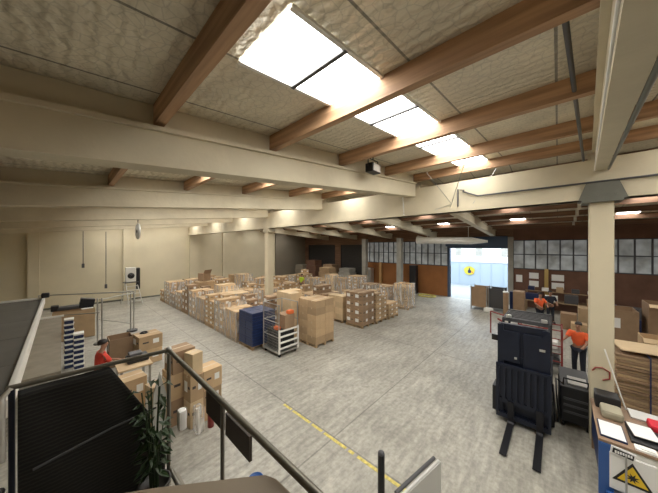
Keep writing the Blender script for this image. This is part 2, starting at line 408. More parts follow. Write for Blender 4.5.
# outdoors
struct(MB().box(XW, 60, -30, 40, -.25, -.02).build('ground_yard', yard))
b = MB(); b.box(30, 30.3, -6, 22, -.02, 2.55, 0)
for i in range(28): b.box(29.96, 30, -6+i, -5.96+i, 0, 2.55, 0)
b.box(29.95, 30.3, -6, 22, 2.5, 2.62, 1)
o = b.build('outdoor_wall', [outwall, outwhite]); tag(o, 'pale blue metal wall across the yard outside the open door', 'wall')
b = MB(); b.box(36, 42, -6, 24, -.02, 6.5, 0)
for yy in (4.3, 7.0, 9.4): b.box(35.95, 36, yy, yy+.7, 3.0, 4.1, 1)
tag(b.build('outdoor_building', [outwhite, conc]), 'bright white building beyond the blue yard wall', 'building')
# round yellow emblem on the yard wall
r = thing('round_sign', 'round yellow sign with a dark figure on the outdoor wall', 'sign', (29.93, 7.02, 1.6))
m = MB(); pts = [(.52*math.cos(t)*(1+.06*math.sin(5*t)), .46*math.sin(t)) for t in [2*PI*i/28 for i in range(28)]]; m.prism(pts, -.02, 0, 'X'); m.build('disc', nmat('sign_yellow', (.55, .5, .05), .5), r)
m = MB(); m.prism([(-.12,-.28),(.10,-.26),(.14,-.05),(.05,.12),(.02,.3),(-.06,.3),(-.08,.1),(-.2,-.02)], -.035, -.02, 'X'); m.build('dark_mark', navy, r)
m = MB(); m.prism([(-.42,-.3),(-.2,-.2),(-.16,-.05),(-.34,-.1)], -.035, -.02, 'X'); m.build('orange_mark', orangec, r)

# ---------------------------------------------------------------- ceiling fittings
r = thing('floodlight', 'black floodlight hanging below the roof beside the concrete rafter', 'light', (4.83, 3.1, 6.02))
MB().box(-.17, .17, -.1, .1, -.14, .06, bev=.02).build('housing', black, r)
MB().box(-.14, .14, -.11, -.1, -.12, .04).build('lens', greym, r)
m = MB(); m.tube([(-.2,0,-.02),(-.2,0,.16),(.2,0,.16),(.2,0,-.02)], .012); m.tube([(0,0,.16),(0,0,.30)], .014); m.build('bracket', blackm, r)
def wire(name, pts, rad, mat, label, cat='cable', group=None):
    return tag(MB().tube(pts, rad, n=6).build(name, mat), label, cat, group)
wire('steel_rod', [(2.4, -.02, 6.0), (7.85, -.42, 6.1)], .022, darkgrey, 'long dark rod slanting under the roof to the girder', 'rod')
wire('conduit', [(7.8, 2.0, 5.78), (7.8, 1.62, 5.6), (7.8, -2.8, 5.58)], .022, darkgrey, 'thin dark conduit running along the girder face over the near column', 'conduit')
wire('drop_pipe', [(7.78, 2.12, 5.35), (7.78, 2.12, 5.85), (7.78, 1.95, 5.8)], .022, darkgrey, 'short dark vertical pipe on the girder left of the conduit', 'pipe')
wire('brace_cable', [(7.3, 3.62, 6.2), (7.78, 3.78, 5.25)], .018, white, 'thick pale cable dropping beside the end of the rafter', 'cable')
wire('brace_cable', [(6.1, 1.5, 6.15), (7.84, 2.35, 5.35)], .008, greym, 'thin wire crossing under the last skylight', 'cable')
wire('brace_cable', [(6.7, 2.6, 6.2), (7.83, 2.3, 5.45), (7.81, 2.95, 5.3)], .008, greym, 'thin wire looping down the girder between pale cable and drop pipe', 'cable')
wire('brace_cable', [(7.9, 1.2, 6.3), (7.84, 1.75, 5.4)], .008, greym, 'thin wire left of the conduit below the roof end', 'cable')
# duct in front of the door header
m = MB(); m.tube([(20.2, 8.6, 4.75), (20.2, 8.0, 4.7), (20.2, 4.6, 4.62), (20.2, 3.6, 4.55)], .3, n=14, radii=[.36, .27, .26, .08])
for y_ in (7.8, 4.8): m.tube([(20.2, y_, 4.9), (20.2, y_, roof(20.2)-.02)], .02)
tag(m.build('air_duct', white), 'white fabric duct hanging in front of the blue door header', 'duct')
# wall fan and cords near left wall
r = thing('round_fan', 'pale round disc fan hanging edge-on from beams by left wall', 'fan', (2.69, 16.1, 5.0), math.radians(2))
m = MB(); m.lathe((0,0,0), [(.02,-.04),(.4,-.04),(.43,0),(.4,.04),(.02,.04)], n=28, axis='X'); m.build('guard', alu, r)
m = MB(); m.lathe((0,0,0), [(.01,-.07),(.09,-.06),(.09,.06),(.01,.07)], n=16, axis='X'); m.build('motor', darkgrey, r)
m = MB(); m.tube([(0,0,.45),(0,0,.75)], .02); m.build('hanger', darkgrey, r)
def pcord(x, y, z1, z0, lab):
    r = thing('pendant_control', lab, 'control', (x, y, z1))
    MB().tube([(0,0,0),(0,0,z0-z1)], .018, n=6).build('cable', darkgrey, r)
    MB().box(-.06, .06, -.05, .05, z0-z1-.25, z0-z1, bev=.02).build('control', darkgrey, r)
pcord(0.83, 20.4, 5.1, 3.2, 'dark hanging cord with handset, left one before the cream wall')
pcord(1.81, 20.2, 5.1, 1.9, 'longer thin hanging cord right of the short one, before cream wall')

# ---------------------------------------------------------------- cartons and pallets
def carton_mesh(w, d, h, main=None, lab=True):
    m = MB(); e = .004
    m.box(-w/2, w/2, -d/2, d/2, 0, h, 0, bev=.008)
    m.box(-w/2-.001, w/2+.001, -.025, .025, h-.06, h+e/2, 1)
    if lab:
        m.box(-w/2-e, -w/2, -.02, d*.35, h*.35, h*.75, 2)
        m.box(w*.08, w*.34, -d/2-e, -d/2, h*.4, h*.72, 2)
        m.box(-w*.35, -w*.1, -d/2-e/2, -d/2, h*.5, h*.6, 3)
        m.box(-w/2-e/2, -w/2, -d*.4, -d*.15, h*.5, h*.6, 3)
    return m
PROTO = {}
def proto_carton(key, w, d, h, mat, lab=True):
    if key not in PROTO:
        o = carton_mesh(w, d, h, lab=lab).build('carton', [mat, tape, labw, ink]); COL.objects.unlink(o); PROTO[key] = o.data; bpy.data.objects.remove(o)
    return PROTO[key]
def carton(key, spec, loc, rz=0, parent=None, label=None, group=None):
    me = proto_carton(key, *spec); o = bpy.data.objects.new('carton', me); COL.objects.link(o); o.location = loc; o.rotation_euler = (0,0,rz)
    if parent: o.parent = parent
    else: tag(o, label, 'box', group)
    return o
cm = MB(); cm.box(-.27, .27, -.27, .27, 0, .33, 0, bev=.015)
for z_ in (.04, .15, .29): cm.box(-.275, .275, -.275, .275, z_, z_+.02, 1)
_o = cm.build('crate', [navy, nmat('dull_blue', (.02,.045,.15), .45)]); PROTO['n'] = _o.data; bpy.data.objects.remove(_o)
def pallet_mb(w=1.1, d=1.1):
    m = MB()
    for i in range(7): y = -d/2 + i*(d-.09)/6; m.box(-w/2, w/2, y, y+.09, .11, .13)
    for x in (-w/2, -.045, w/2-.09):
        m.box(x, x+.09, -d/2, d/2, .085, .11); m.box(x, x+.09, -d/2, d/2, 0, .02)
        for y in (-d/2, -.05, d/2-.1): m.box(x, x+.09, y, y+.1, .02, .085)
    return m
PAL = pallet_mb().build('pallet', pallet_w); COL.objects.unlink(PAL); PALM = PAL.data
def pallet(loc, parent=None, label=None, rz=0):
    o = bpy.data.objects.new('pallet', PALM); COL.objects.link(o); o.location = loc; o.rotation_euler = (0,0,rz)
    if parent: o.parent = parent
    else: tag(o, label, 'pallet', 'pallets on the warehouse floor')
    return o
SPECS = {'a': (.54, .54, .36, card, True), 'b': (.54, .54, .30, card, False), 'c': (.54, .54, .42, card_d, True), 'd': (.54, .54, .33, card_l, False), 'e': (.52, .52, .25, card, True),
         'n': (.54, .54, .34, navy, False)}
def wrap_mb(w, h):
    m = MB(); n = 5; vs = []; fs = []
    rings = [(.0), h*.3, h*.6, h]
    for z in rings:
        for (cx, cy) in ((1,1),(-1,1),(-1,-1),(1,-1)):
            j = w/2 + random.uniform(.005, .02); vs.append((cx*j, cy*j, z))
    for i in range(len(rings)-1):
        for k in range(4): fs.append((i*4+k, i*4+(k+1)%4, (i+1)*4+(k+1)%4, (i+1)*4+k))
    m.add(vs, fs); return m
def load(x, y, kind, layers, label, wrap=True, step=0, rz=0, group='pallet loads of cartons'):
    r = thing('pallet_load', label, 'pallet load', (x, y, 0), rz, group)
    pallet((0,0,0), r)
    h = SPECS[kind][2]
    for L in range(layers):
        for (cx, cy) in ((-1,-1),(1,-1),(-1,1),(1,1)):
            if step and L == layers-1 and random.random() < step: continue
            carton(kind, SPECS[kind], (cx*.275+random.uniform(-.006,.006), cy*.275+random.uniform(-.006,.006), .13+L*h), random.uniform(-.03,.03) if L == layers-1 else 0, r)
    if wrap: wrap_mb(1.12, .13+layers*h-.02).build('stretch_wrap', filmm, r)
    return r
heights = {'a': .36, 'b': .30, 'c': .42, 'd': .33, 'e': .25}
def pick(h, kinds='abcde'):
    k = random.choice(kinds); return k, max(1, round((h-.13)/heights[k]))
looks = ['brown', 'tan', 'light brown']
# front row, beside the open floor
rows = [
 ('front row', 5.75, 10.85, 10, 1.5, .8),
 ('second row', 7.17, 10.5, 10, 1.6, .3),
 ('third row', 8.85, 9.9, 11, 1.45, .3),
 ('fourth row', 11.0, 9.2, 11, 1.55, .3),
 ('fifth row', 12.95, 10.3, 10, 1.45, .3),
 ('sixth row', 16.0, 9.2, 10, 1.75, .8),
]
for name, x, y0, n, hh, wp in rows:
    for i in range(n):
        y = y0 + i*1.26
        if name == 'fifth row' and i in (3, 4, 5): continue
        k, L = pick(hh + random.uniform(-.5, .25))
        w = random.random() < wp
        st = .3 if w else .5
        if name == 'second row' and i == 7: k, L, st = 'b', 5, 0
        load(x + random.uniform(-.04,.04), y, k, L, '%s pallet load of cartons, %s from the open floor in the %s' % ('film-wrapped' if w else 'unwrapped', ORD[i-3 if name == 'fifth row' and i > 5 else i], name), w, st, 0, 'pallet loads in the %s' % name)
# navy load in the front row
r = load(5.75, 9.58, 'n', 4, 'dark navy pallet load of crates behind the metal cage trolley', False, 0, 0, None)
for c_ in list(r.children):
    if c_.name.startswith('carton'): c_.name = 'crate'
# individual stacks
def stack(x, y, kind, nl, desc, group, order=None, top_skip=(), base=True, sides=None):
    if base: pallet((x, y, 0), None, 'wooden pallet under ' + desc)
    h = SPECS[kind][2]
    names = {(-1,-1): 'near corner', (1,-1): 'right corner', (-1,1): 'left corner', (1,1): 'rear corner'}
    for L in range(nl):
        for c in names:
            if L == nl-1 and c in top_skip: continue
            lay = 'top' if L == nl-1 else ORD[L]
            carton(kind, SPECS[kind], (x+c[0]*.275, y+c[1]*.275, (.13 if base else 0)+L*h), 0, None, 'carton in %s layer, %s, of %s' % (lay, names[c], desc), group)
stack(7.66, 7.86, 'b', 6, 'tall tan stack right of cage trolley', 'cartons in the tall tan stack')
stack(7.4, 9.15, 'd', 6, 'taller pale stack behind the cage trolley', 'cartons in the taller pale stack', top_skip=((1,-1),))
stack(10.95, 7.85, 'c', 4, 'dark brown stack with white labels', 'cartons in the dark labelled stack')
stack(12.12, 7.75, 'e', 6, 'narrow tan stack right of dark labelled stack', 'cartons in the narrow tan stack', top_skip=((1,-1),(-1,1)))
stack(13.3, 7.65, 'e', 3, 'low stack at the end of the middle row', 'cartons in the low stack')
# open flaps carton upright near the left wall
r = thing('open_carton', 'tall open brown carton sticking up above the second row', 'box', (7.2, 19.35, 1.66), .3)
MB().box(-.3, .3, -.3, .3, 0, .55).build('body', card_d, r)
MB().box(-.3, .3, -.02, 0, 0, .35, rot=Matrix.Rotation(.5, 3, 'X')).build('flap', card_d, r, (0, -.36, .5))
# stacked empty crates at end of the last row
r = thing('crate_stack', 'stack of slatted wooden crates at the end of the last pallet row', 'crates', (16.0, 7.75, 0))
PALc = pallet((0,0,0), r)
for L in range(7):
    m = MB(); z = .14 + L*.22
    for sx in (-1,1):
        m.box(sx*.5-.02, sx*.5+.02, -.5, .5, z, z+.07); m.box(sx*.5-.02, sx*.5+.02, -.5, .5, z+.12, z+.18)
        m.box(-.5, .5, sx*.5-.02, sx*.5+.02, z, z+.07); m.box(-.5, .5, sx*.5-.02, sx*.5+.02, z+.12, z+.18)
        for sy in (-1,1): m.box(sx*.47-.04, sx*.47+.04, sy*.47-.04, sy*.47+.04, z, z+.2)
    m.box(-.5,.5,-.5,.5, z, z+.02)
    m.build('crate', card_l, r)
wrap_mb(1.06, 1.7).build('stretch_wrap', filmm, r)

# roll cage
r = thing('roll_cage', 'galvanised cage trolley with orange goods at the front pallet row', 'trolley', (5.98, 8.2, 0))
m = MB()
for sx in (-1,1):
    for sy in (-1,1): m.tube([(sx*.45, sy*.52, .12), (sx*.45, sy*.52, 2.0)], .022)
for z in (.2, .75, 1.3, 1.98):
    m.tube([(-.45,-.52,z),(-.45,.52,z)], .015); m.tube([(.45,-.52,z),(.45,.52,z)], .015); m.tube([(-.45,.52,z),(.45,.52,z)], .015)
m.build('cage_frame', greym, r)
m = MB()
for i in range(1, 12): y = -.52 + 1.04*i/12; m.tube([(-.45,y,.2),(-.45,y,1.98)], .004, n=5)
for i in range(1, 16): z = .2+1.78*i/16; m.tube([(-.45,-.52,z),(-.45,.52,z)], .004, n=5)
m.build('wire_mesh', greym, r)
m = MB(); m.box(-.46, .46, -.53, .53, .13, .19); m.build('base', greym, r)
for i, z in enumerate((.3, .52, .74, .96)):
    m = MB(); m.box(-.45, .45, -.56, -.52, z, z+.06); 
    m.build('front_bar', white, r)
m = MB()
for sx in (-1, 1): m.box(sx*.45-.03, sx*.45+.03, -.57, -.52, .15, 1.05)
m.build('front_upright', white, r)
for sx in (-1,1):
    for sy in (-1,1): MB().lathe((sx*.38, sy*.45, .06), [(.005,-.02),(.06,-.02),(.06,.02),(.005,.02)], axis='Y', n=14).build('castor', rubber, r)
def small(name, mb, mats, label, cat, group=None): return tag(mb.build(name, mats), label, cat, group)
small('black_crate', MB().box(5.62, 6.36, 7.8, 8.6, .2, .95, bev=.03), black, 'black crate of goods low inside the cage trolley', 'crate')
small('orange_bag', MB().box(5.6, 5.78, 7.9, 8.15, .96, 1.1, bev=.05), orangec, 'orange bag on the black crate in the cage trolley', 'bag')
small('carton', MB().box(5.9, 6.38, 7.8, 8.35, .96, 1.5, bev=.01), card_d, 'brown carton on the black crate inside cage trolley', 'box')
small('orange_parcel', MB().box(6.1, 6.34, 7.78, 8.0, 1.51, 1.65, bev=.03), orangec, 'orange-red parcel on top inside the cage trolley', 'parcel')

# ---------------------------------------------------------------- people
def skinned(name, verts, edges, mat, parent, root=0, sub=1):
    me = bpy.data.meshes.new(name); me.from_pydata([v[:3] for v in verts], edges, [])
    o = bpy.data.objects.new(name, me); COL.objects.link(o)
    md = o.modifiers.new('s', 'SKIN'); 
    sv = me.skin_vertices[0].data if me.skin_vertices else None
    if sv is None:
        bm = bmesh.new(); bm.from_mesh(me); bm.verts.layers.skin.verify(); bm.to_mesh(me); bm.free(); sv = me.skin_vertices[0].data
    for i, v in enumerate(verts):
        r_ = v[3] if not isinstance(v[3], tuple) else v[3]
        sv[i].radius = r_ if isinstance(r_, tuple) else (r_, r_)
        sv[i].use_root = (i == root)
    md.use_smooth_shade = True
    m2 = o.modifiers.new('u', 'SUBSURF'); m2.levels = sub; m2.render_levels = sub
    dg = bpy.context.evaluated_depsgraph_get(); dg.update()
    new = bpy.data.meshes.new_from_object(o.evaluated_get(dg)); new.materials.clear(); new.materials.append(mat)
    bpy.data.objects.remove(o)
    q = bpy.data.objects.new(name, new); COL.objects.link(q); q.parent = parent
    return q
def person(loc, rz, label, top, armL, armR, lean=0.0, vest=None, h=1.75, legs=((.0,.03),(.0,-.03))):
    """faces +X; armL / armR = (elbow, wrist) positions"""
    r = thing('person', label, 'person', loc, rz)
    k = h/1.75
    def T(x, y, z, rr):
        if z > .95: x += (z-.95)*lean
        return (x*k, y*k, z*k, tuple(q*k for q in rr) if isinstance(rr, tuple) else rr*k)
    V = []; E = []
    def add(p, par=None):
        V.append(T(*p)); 
        if par is not None: E.append((par, len(V)-1))
        return len(V)-1
    pel = add((0,0,.97,(.13,.10))); sp = add((0,0,1.12,(.125,.095)), pel); ch = add((.01,0,1.32,(.15,.105)), sp); nb = add((0,0,1.455,(.075,.07)), ch)
    nk = add((.01,0,1.52,.05), nb); j = add((.03,0,1.585,(.062,.07)), nk); hd = add((.02,0,1.655,(.078,.095)), j); tp = add((.01,0,1.72,(.06,.07)), hd)
    ns = add((.125,0,1.625,.012), hd)
    for s_, arm in ((1, armL), (-1, armR)):
        sh = add((0, s_*.175, 1.405, .058), ch); el = add((*arm[0], .043), sh); wr = add((*arm[1], .028), el)
        a, w = Vector(arm[0]), Vector(arm[1]); d = (w-a).normalized(); side = d.cross(Vector((0,0,1))).normalized(); 
        if side.length < .1: side = Vector((0,1,0))
        pm = w + d*.06; p_ = add((*pm, (.034)), wr)
        for q in range(4):
            off = side*((q-1.5)*.021); l1 = [.035,.042,.04,.03][q]
            f1 = pm + d*.045 + off; f2 = f1 + d*l1 + Vector((0,0,-.012)); 
            i1 = add((*f1, .010), p_); add((*f2, .008), i1)
        t1 = w + d*.03 + side*(-.045*s_); t2 = t1 + d*.03; i1 = add((*t1, .011), p_); add((*t2, .009), i1)
    for s_, (kx, fx) in zip((1,-1), legs):
        hp = add((0, s_*.09, .9, .085), pel); kn = add((kx+.02, s_*.1, .49, .058), hp); an = add((fx-.01, s_*.11, .09, .04), kn); add((fx+.13, s_*.12, .045, .035), an)
    skinned('body', V, E, skin, r)
    # clothing follows the same skeleton a little wider
    def cl(name, pts, edges, mat): return skinned(name, [T(*p) for p in pts], edges, mat, r)
    P = [(0,0,.93,(.148,.118)), (0,0,1.12,(.148,.115)), (.01,0,1.32,(.168,.125)), (0,0,1.445,(.10,.085))]; Ed = [(0,1),(1,2),(2,3)]
    for s_, arm in ((1, armL), (-1, armR)):
        n0 = len(P); e = Vector(arm[0]); sh = Vector((0, s_*.18, 1.405)); mid = sh.lerp(e, .85)
        P += [(*sh, .076), (*mid, .062)]; Ed += [(2, n0), (n0, n0+1)]
    cl('shirt', P, Ed, top)
    P = [(0,0,.97,(.15,.12))]; Ed = []
    for s_, (kx, fx) in zip((1,-1), legs):
        n0 = len(P); P += [(0, s_*.09, .88, .10), (kx+.02, s_*.1, .49, .076), (fx-.01, s_*.11, .12, .062)]; Ed += [(0,n0),(n0,n0+1),(n0+1,n0+2)]
    cl('trousers', P, Ed, darkf)
    for s_, (kx, fx) in zip((1,-1), legs):
        m = MB(); x = fx*k; y = s_*.115*k
        m.box(x-.09, x+.19, y-.05, y+.05, .0, .09, bev=.03); m.box(x-.09, x+.04, y-.05, y+.05, .07, .17, bev=.03); m.build('boot', boot, r)
    # hair cap, eyes, ears, mouth
    c = Vector(T(.0,0,1.69,0)[:3]); m = MB(); vs = []; fs = []; n = 16
    prof = [(.104,-.05),(.108,0),(.10,.04),(.07,.075),(.02,.09)]
    for (rr, hh_) in prof:
        for a in range(n):
            t = 2*PI*a/n; front = .5+.5*math.cos(t)
            vs.append((c.x + rr*math.cos(t)*.98 - .012, c.y + rr*math.sin(t)*.82, c.z + hh_ + (front*.05 if hh_ <= 0 else 0)))
    for i in range(len(prof)-1):
        for a in range(n): fs.append((i*n+a, i*n+(a+1)%n, (i+1)*n+(a+1)%n, (i+1)*n+a))
    fs.append(tuple(range((len(prof)-1)*n, len(prof)*n))); m.add(vs, fs, 0, True); m.build('hair', hair, r)
    for s_ in (-1,1):
        e = T(.107, s_*.032, 1.65, 0)[:3]; m = MB(); m.lathe(e, [(.001,-.008),(.009,-.004),(.011,0),(.009,.004),(.001,.008)], axis='X', n=10); m.build('eye', black, r)
    return r
person((17.15, .69, 0), math.radians(215), 'person in an orange top and dark trousers by the far desk', orange, ((.10,.26,1.18),(.30,.16,1.12)), ((.08,-.27,1.18),(.28,-.2,1.1)))
person((18.3, .30, 0), math.radians(200), 'person in dark clothing right of the far orange-topped person', darkf, ((.06,.25,1.15),(.25,.2,1.08)), ((.06,-.25,1.15),(.25,-.12,1.1)))
person((11.35, -.50, 0), math.radians(165), 'person in orange shirt and dark trousers reaching beside the near column', orange, ((.12,.24,1.18),(.36,.2,1.1)), ((.20,-.26,1.22),(.46,-.28,1.18)), .06)
person((.64, 8.72, 0), math.radians(10), 'person in a red-orange top working behind the handrail', redf, ((.14,.24,1.16),(.38,.12,1.1)), ((.18,-.24,1.16),(.42,-.1,1.12)), .12)
person((14.55, 16.8, 0), math.radians(190), 'person in a bright yellow vest among the pallet rows', hivis, ((.02,.25,1.15),(.12,.24,.95)), ((.02,-.25,1.15),(.12,-.24,.95)))
person((12.0, 15.9, 0), math.radians(230), 'person in dark clothes left of the yellow-vested person', darkf, ((.02,.25,1.15),(.16,.2,.98)), ((.02,-.25,1.15),(.16,-.2,.98)))

# ---------------------------------------------------------------- forklift
r = thing('forklift', 'black and navy forklift with lowered forks facing the open floor', 'forklift', (7.2, .6, 0))
def part(name, mb, mat, parent=None): return mb.build(name, mat, parent or r)
part('fork', MB().prism([(-1.22,.03),(-.1,.03),(-.02,.06),(-.02,.55),(-.07,.55),(-.07,.1),(-.12,.075),(-1.22,.045)], .15, .27, 'Y'), blackm)
part('fork', MB().prism([(-1.22,.03),(-.1,.03),(-.02,.06),(-.02,.55),(-.07,.55),(-.07,.1),(-.12,.075),(-1.22,.045)], -.37, -.25, 'Y'), blackm)
m = MB(); m.box(-.03, .03, -.5, .5, .12, .22); m.box(-.03, .03, -.5, .5, .48, .58); part('carriage', m, navyf)
m = MB(); 
for i in range(9): y = -.46 + i*.115; m.box(-.04, 0, y-.03, y+.03, .58, 1.35)
m.box(-.045, .005, -.5, .5, 1.33, 1.4); m.box(-.045, .005, -.5, -.45, .2, 1.35); m.box(-.045, .005, .45, .5, .2, 1.35); m.box(.0, .02, -.47, .47, .58, 1.35); part('load_backrest', m, navyf)
for s_ in (-1, 1):
    m = MB(); m.box(.06, .2, s_*.42-.05, s_*.42+.05, .08, 2.32); m.box(.04, .08, s_*.42-.06, s_*.42+.06, .08, 2.32); part('mast_upright', m, navyf)
    m = MB(); m.cyl(.24, s_*.3, .12, 2.0, .045, n=14); m.cyl(.24, s_*.3, 1.2, 2.28, .028, n=12); part('lift_cylinder', m, blackm)
    m = MB(); m.box(.1, .16, s_*.12-.02, s_*.12+.02, .2, 2.25); part('lift_chain', m, darkgrey)
m = MB()
for z in (.15, .8, 1.5, 2.24): m.box(.07, .19, -.42, .42, z, z+.1)
m.box(.09, .12, -.40, .40, .25, 2.25); part('mast_crossbars', m, navyf)
m = MB(); m.box(.04, .09, -.38, -.02, 1.25, 2.18, bev=.02); m.box(.04, .09, .05, .38, 1.45, 2.18, bev=.02); m.box(.035, .09, -.3, .3, .66, 1.2, bev=.02); part('mast_guard', m, navyf)
for (y, z, w) in ((-.40, 1.86, .10), (-.42, 1.2, .16), (.1, 1.55, .05)):
    part('hose_clip', MB().box(-.01+.03, .04, y, y+w, z, z+.05, bev=.01), alu)
m = MB(); m.prism([(.45,.25),(2.2,.25),(2.35,.5),(2.35,1.15),(1.9,1.25),(1.35,1.05),(.9,.85),(.62,1.1),(.45,1.1)], -.5, .5, 'Y'); part('chassis', m, navyf)
m = MB(); m.box(1.6, 2.4, -.5, .5, .35, 1.1, bev=.1); part('counterweight', m, blackm)
m = MB(); m.box(1.1, 1.5, -.24, .24, 1.08, 1.2, bev=.05); m.box(1.45, 1.58, -.24, .24, 1.15, 1.7, bev=.05); part('seat', m, black)
m = MB(); m.tube([(.75,0,1.05),(.88,0,1.3)], .03); 
ring = [(.88+.07*math.sin(t), .17*math.cos(t), 1.32+.14*math.sin(t)) for t in [2*PI*i/16 for i in range(17)]]; m.tube(ring, .015, n=6, cap=False); part('steering_wheel', m, black)
for s_ in (-1,1):
    m = MB(); m.tube([(.5,s_*.46,1.05),(.62,s_*.46,1.9),(.78,s_*.46,2.28)], .03); m.tube([(1.85,s_*.46,1.15),(1.9,s_*.46,2.28)], .03); m.tube([(.78,s_*.46,2.28),(1.9,s_*.46,2.28)], .03); part('guard_post', m, blackm)
m = MB()
for i in range(8): x = .8 + i*.155; m.box(x, x+.04, -.46, .46, 2.26, 2.31)
m.box(.76, .82, -.48, .48, 2.24, 2.33); m.box(1.86, 1.92, -.48, .48, 2.24, 2.33); part('overhead_guard', m, darkgrey)
for (x, rr, yy) in ((.6,.27,.46),(1.95,.22,.42)):
    for s_ in (-1,1):
        w = MB(); w.lathe((x, s_*yy, rr), [(.01,-.09),(rr*.6,-.09),(rr*.62,-.07),(rr*.95,-.09),(rr,-.06),(rr,.06),(rr*.95,.09),(rr*.62,.07),(rr*.6,.09),(.01,.09)], axis='Y', n=24)
        q = part('wheel', w, rubber); MB().lathe((x, s_*yy, rr), [(.01,-.095),(rr*.45,-.095),(rr*.45,.095),(.01,.095)], axis='Y', n=18).build('hub', alu, q)
m = MB(); m.tube([(.3,-.52,1.1),(.1,-.55,.7),(.3,-.56,.3)], .02); part('side_hose', m, black)
part('side_mirror', MB().box(.5, .54, .54, .68, 1.75, 1.9, bev=.02), blackm)
part('front_lamp', MB().box(.72,.78,-.42,-.30,2.33,2.42,bev=.02), alu); part('front_lamp', MB().box(.72,.78,.28,.40,2.33,2.42,bev=.02), alu)
part('side_step', MB().box(.1, .5, .5, .6, .15, .75, bev=.02), black)
small('blue_label', MB().box(6, 6.01, 0, .01, 0, .01), blue, 'x', 'x') if False else None

# charger / walk-behind machine beside the forklift
r = thing('battery_charger', 'black wheeled charger cabinet between the forklift and the near column', 'charger', (8.35, -.28, 0), .05)
MB().box(-.38, .38, -.26, .26, .12, .95, bev=.04).build('cabinet', black, r)
MB().prism([(-.4,.95),(.38,.95),(.38,1.12),(-.3,1.0)], -.25, .25, 'Y').build('control_top', darkgrey, r)
MB().box(-.34, -.02, -.2, .12, 1.03, 1.05, rot=Matrix.Rotation(-.17,3,'Y')).build('silver_panel', alu, r)
m = MB(); m.tube([(-.32,-.2,.98),(-.42,-.2,1.15),(-.42,.2,1.15),(-.32,.2,.98)], .018); m.build('handle', blackm, r)
for z in (.35,.5,.65): MB().box(-.4, -.375, -.2, .2, z, z+.05).build('vent', darkgrey, r)
for sx in (-1,1):
    for sy in (-1,1): MB().lathe((sx*.3, sy*.2, .06), [(.005,-.02),(.06,-.02),(.06,.02),(.005,.02)], axis='Y', n=14).build('castor', rubber, r)
small('charger_cable', MB().tube([(7.93,-.1,1.0),(7.85,.03,1.12),(7.7,.02,.8),(7.75,-.02,.3),(7.9,.0,.1)], .018, n=6), black, 'black cable looping from charger towards the forklift', 'cable')

# ---------------------------------------------------------------- desk by the near column
r = thing('work_desk', 'packing desk in front of the near column, covered with papers', 'desk', (6.1, -.5, 0))
MB().box(0, 1.5, -1.3, 0, .96, 1.0).build('desktop', nmat('desk_brown', (.30,.2,.13), .6, var=.1), r)
MB().box(.02, .05, -1.28, -.02, .05, .96).build('end_panel', white, r)
m = MB(); m.box(.05, 1.45, -.05, -.02, .3, .94); m.build('side_panel', navy, r)
MB().box(-.02, .02, -.17, .0, .02, .95).build('end_strip', blue, r)
for (x, y) in ((.05,-.05),(1.4,-.05),(.05,-1.28),(1.4,-1.28)): MB().box(x, x+.05, y-.03, y+.03, 0, .96).build('leg', card_d, r)
# hazard sign
r = thing('warning_sign', 'white warning board with a yellow and black triangle on the desk end', 'sign', (6.1, -.86, .6))
MB().box(-.03, .015, -.24, .24, -.32, .26).build('board', paper, r)
def tri(s, c=0): return [(-.2*s, -.14*s+c), (.2*s, -.14*s+c), (0, .2*s+c)]
MB().prism(tri(1.05, -.01), -.036, -.03, 'X').build('black_border', black, r)
MB().prism(tri(.78, -.01), -.041, -.036, 'X').build('yellow_triangle', yellow, r)
star = [((.075 if i%2 else .03)*math.cos(2*PI*i/16), (.075 if i%2 else .03)*math.sin(2*PI*i/16)-.03) for i in range(16)]
MB().prism(star, -.046, -.041, 'X').build('pictogram', black, r)
r = thing('small_plate_sign', 'small black and white plate fixed above the warning triangle', 'sign', (6.06, -.76, .9))
MB().box(-.02, .0, -.13, .13, -.05, .07, rot=Matrix.Rotation(.12,3,'X')).build('plate', paper, r)
MB().box(-.024, -.02, -.11, .11, -.03, .05, rot=Matrix.Rotation(.12,3,'X')).build('panel', black, r)
m = MB()
for i in range(7): m.box(-.028, -.024, -.095+i*.027, -.075+i*.027, -.01, .03)
m.build('lettering', paper, r)
small('blue_folder', MB().box(5.98, 6.03, -1.05, -.58, 0, .24, bev=.005), blue, 'blue strip board leaning below the warning sign', 'folder')
small('sign_post', MB().tube([(6.0,-.79,.2),(6.03,-.79,.9)], .012, n=6), greym, 'thin grey stick holding up the small plate sign', 'stick')
def clip(name, x, y, w, d, z, rz, mats, label, cat):
    R = Matrix.Rotation(rz, 3, 'Z'); m = MB(); m.box(x-d/2, x+d/2, y-w/2, y+w/2, z, z+.03, 0, R); m.box(x-d/2+.01, x+d/2-.02, y-w/2+.012, y+w/2-.012, z+.03, z+.034, 1, R); return small(name, m, mats, label, cat)
clip('folder', 6.45, -.68, .30, .52, 1.0, 0, [navy, paper], 'dark folder topped with white sheets at desk left edge', 'folder')
clip('binder', 6.65, -1.05, .30, .45, 1.045, .1, [black, paper], 'black binder with a white sheet right of the folder', 'folder')
small('black_tray', MB().box(6.3, 6.85, -1.24, -.88, 1.0, 1.04, bev=.01), black, 'black tray under the binder on the desk', 'tray')
small('paper_pile', MB().box(6.12, 6.26, -1.12, -.9, 1.0, 1.03).box(6.14, 6.24, -1.1, -.95, 1.03, 1.045), paper, 'small white paper pile in front of the black tray', 'paper')
small('paper_bag', MB().box(6.85, 7.2, -.88, -.6, 1.0, 1.16, bev=.05), nmat('kraft_grey', (.36,.33,.24), .8, var=.1), 'crumpled grey-beige bag behind the folder on the desk', 'bag')
r = thing('label_printer', 'black label printer at the back of the desk by the column', 'printer', (7.4, -.72, 1.0))
MB().box(-.17, .17, -.17, .17, 0, .26, bev=.03).build('body', black, r)
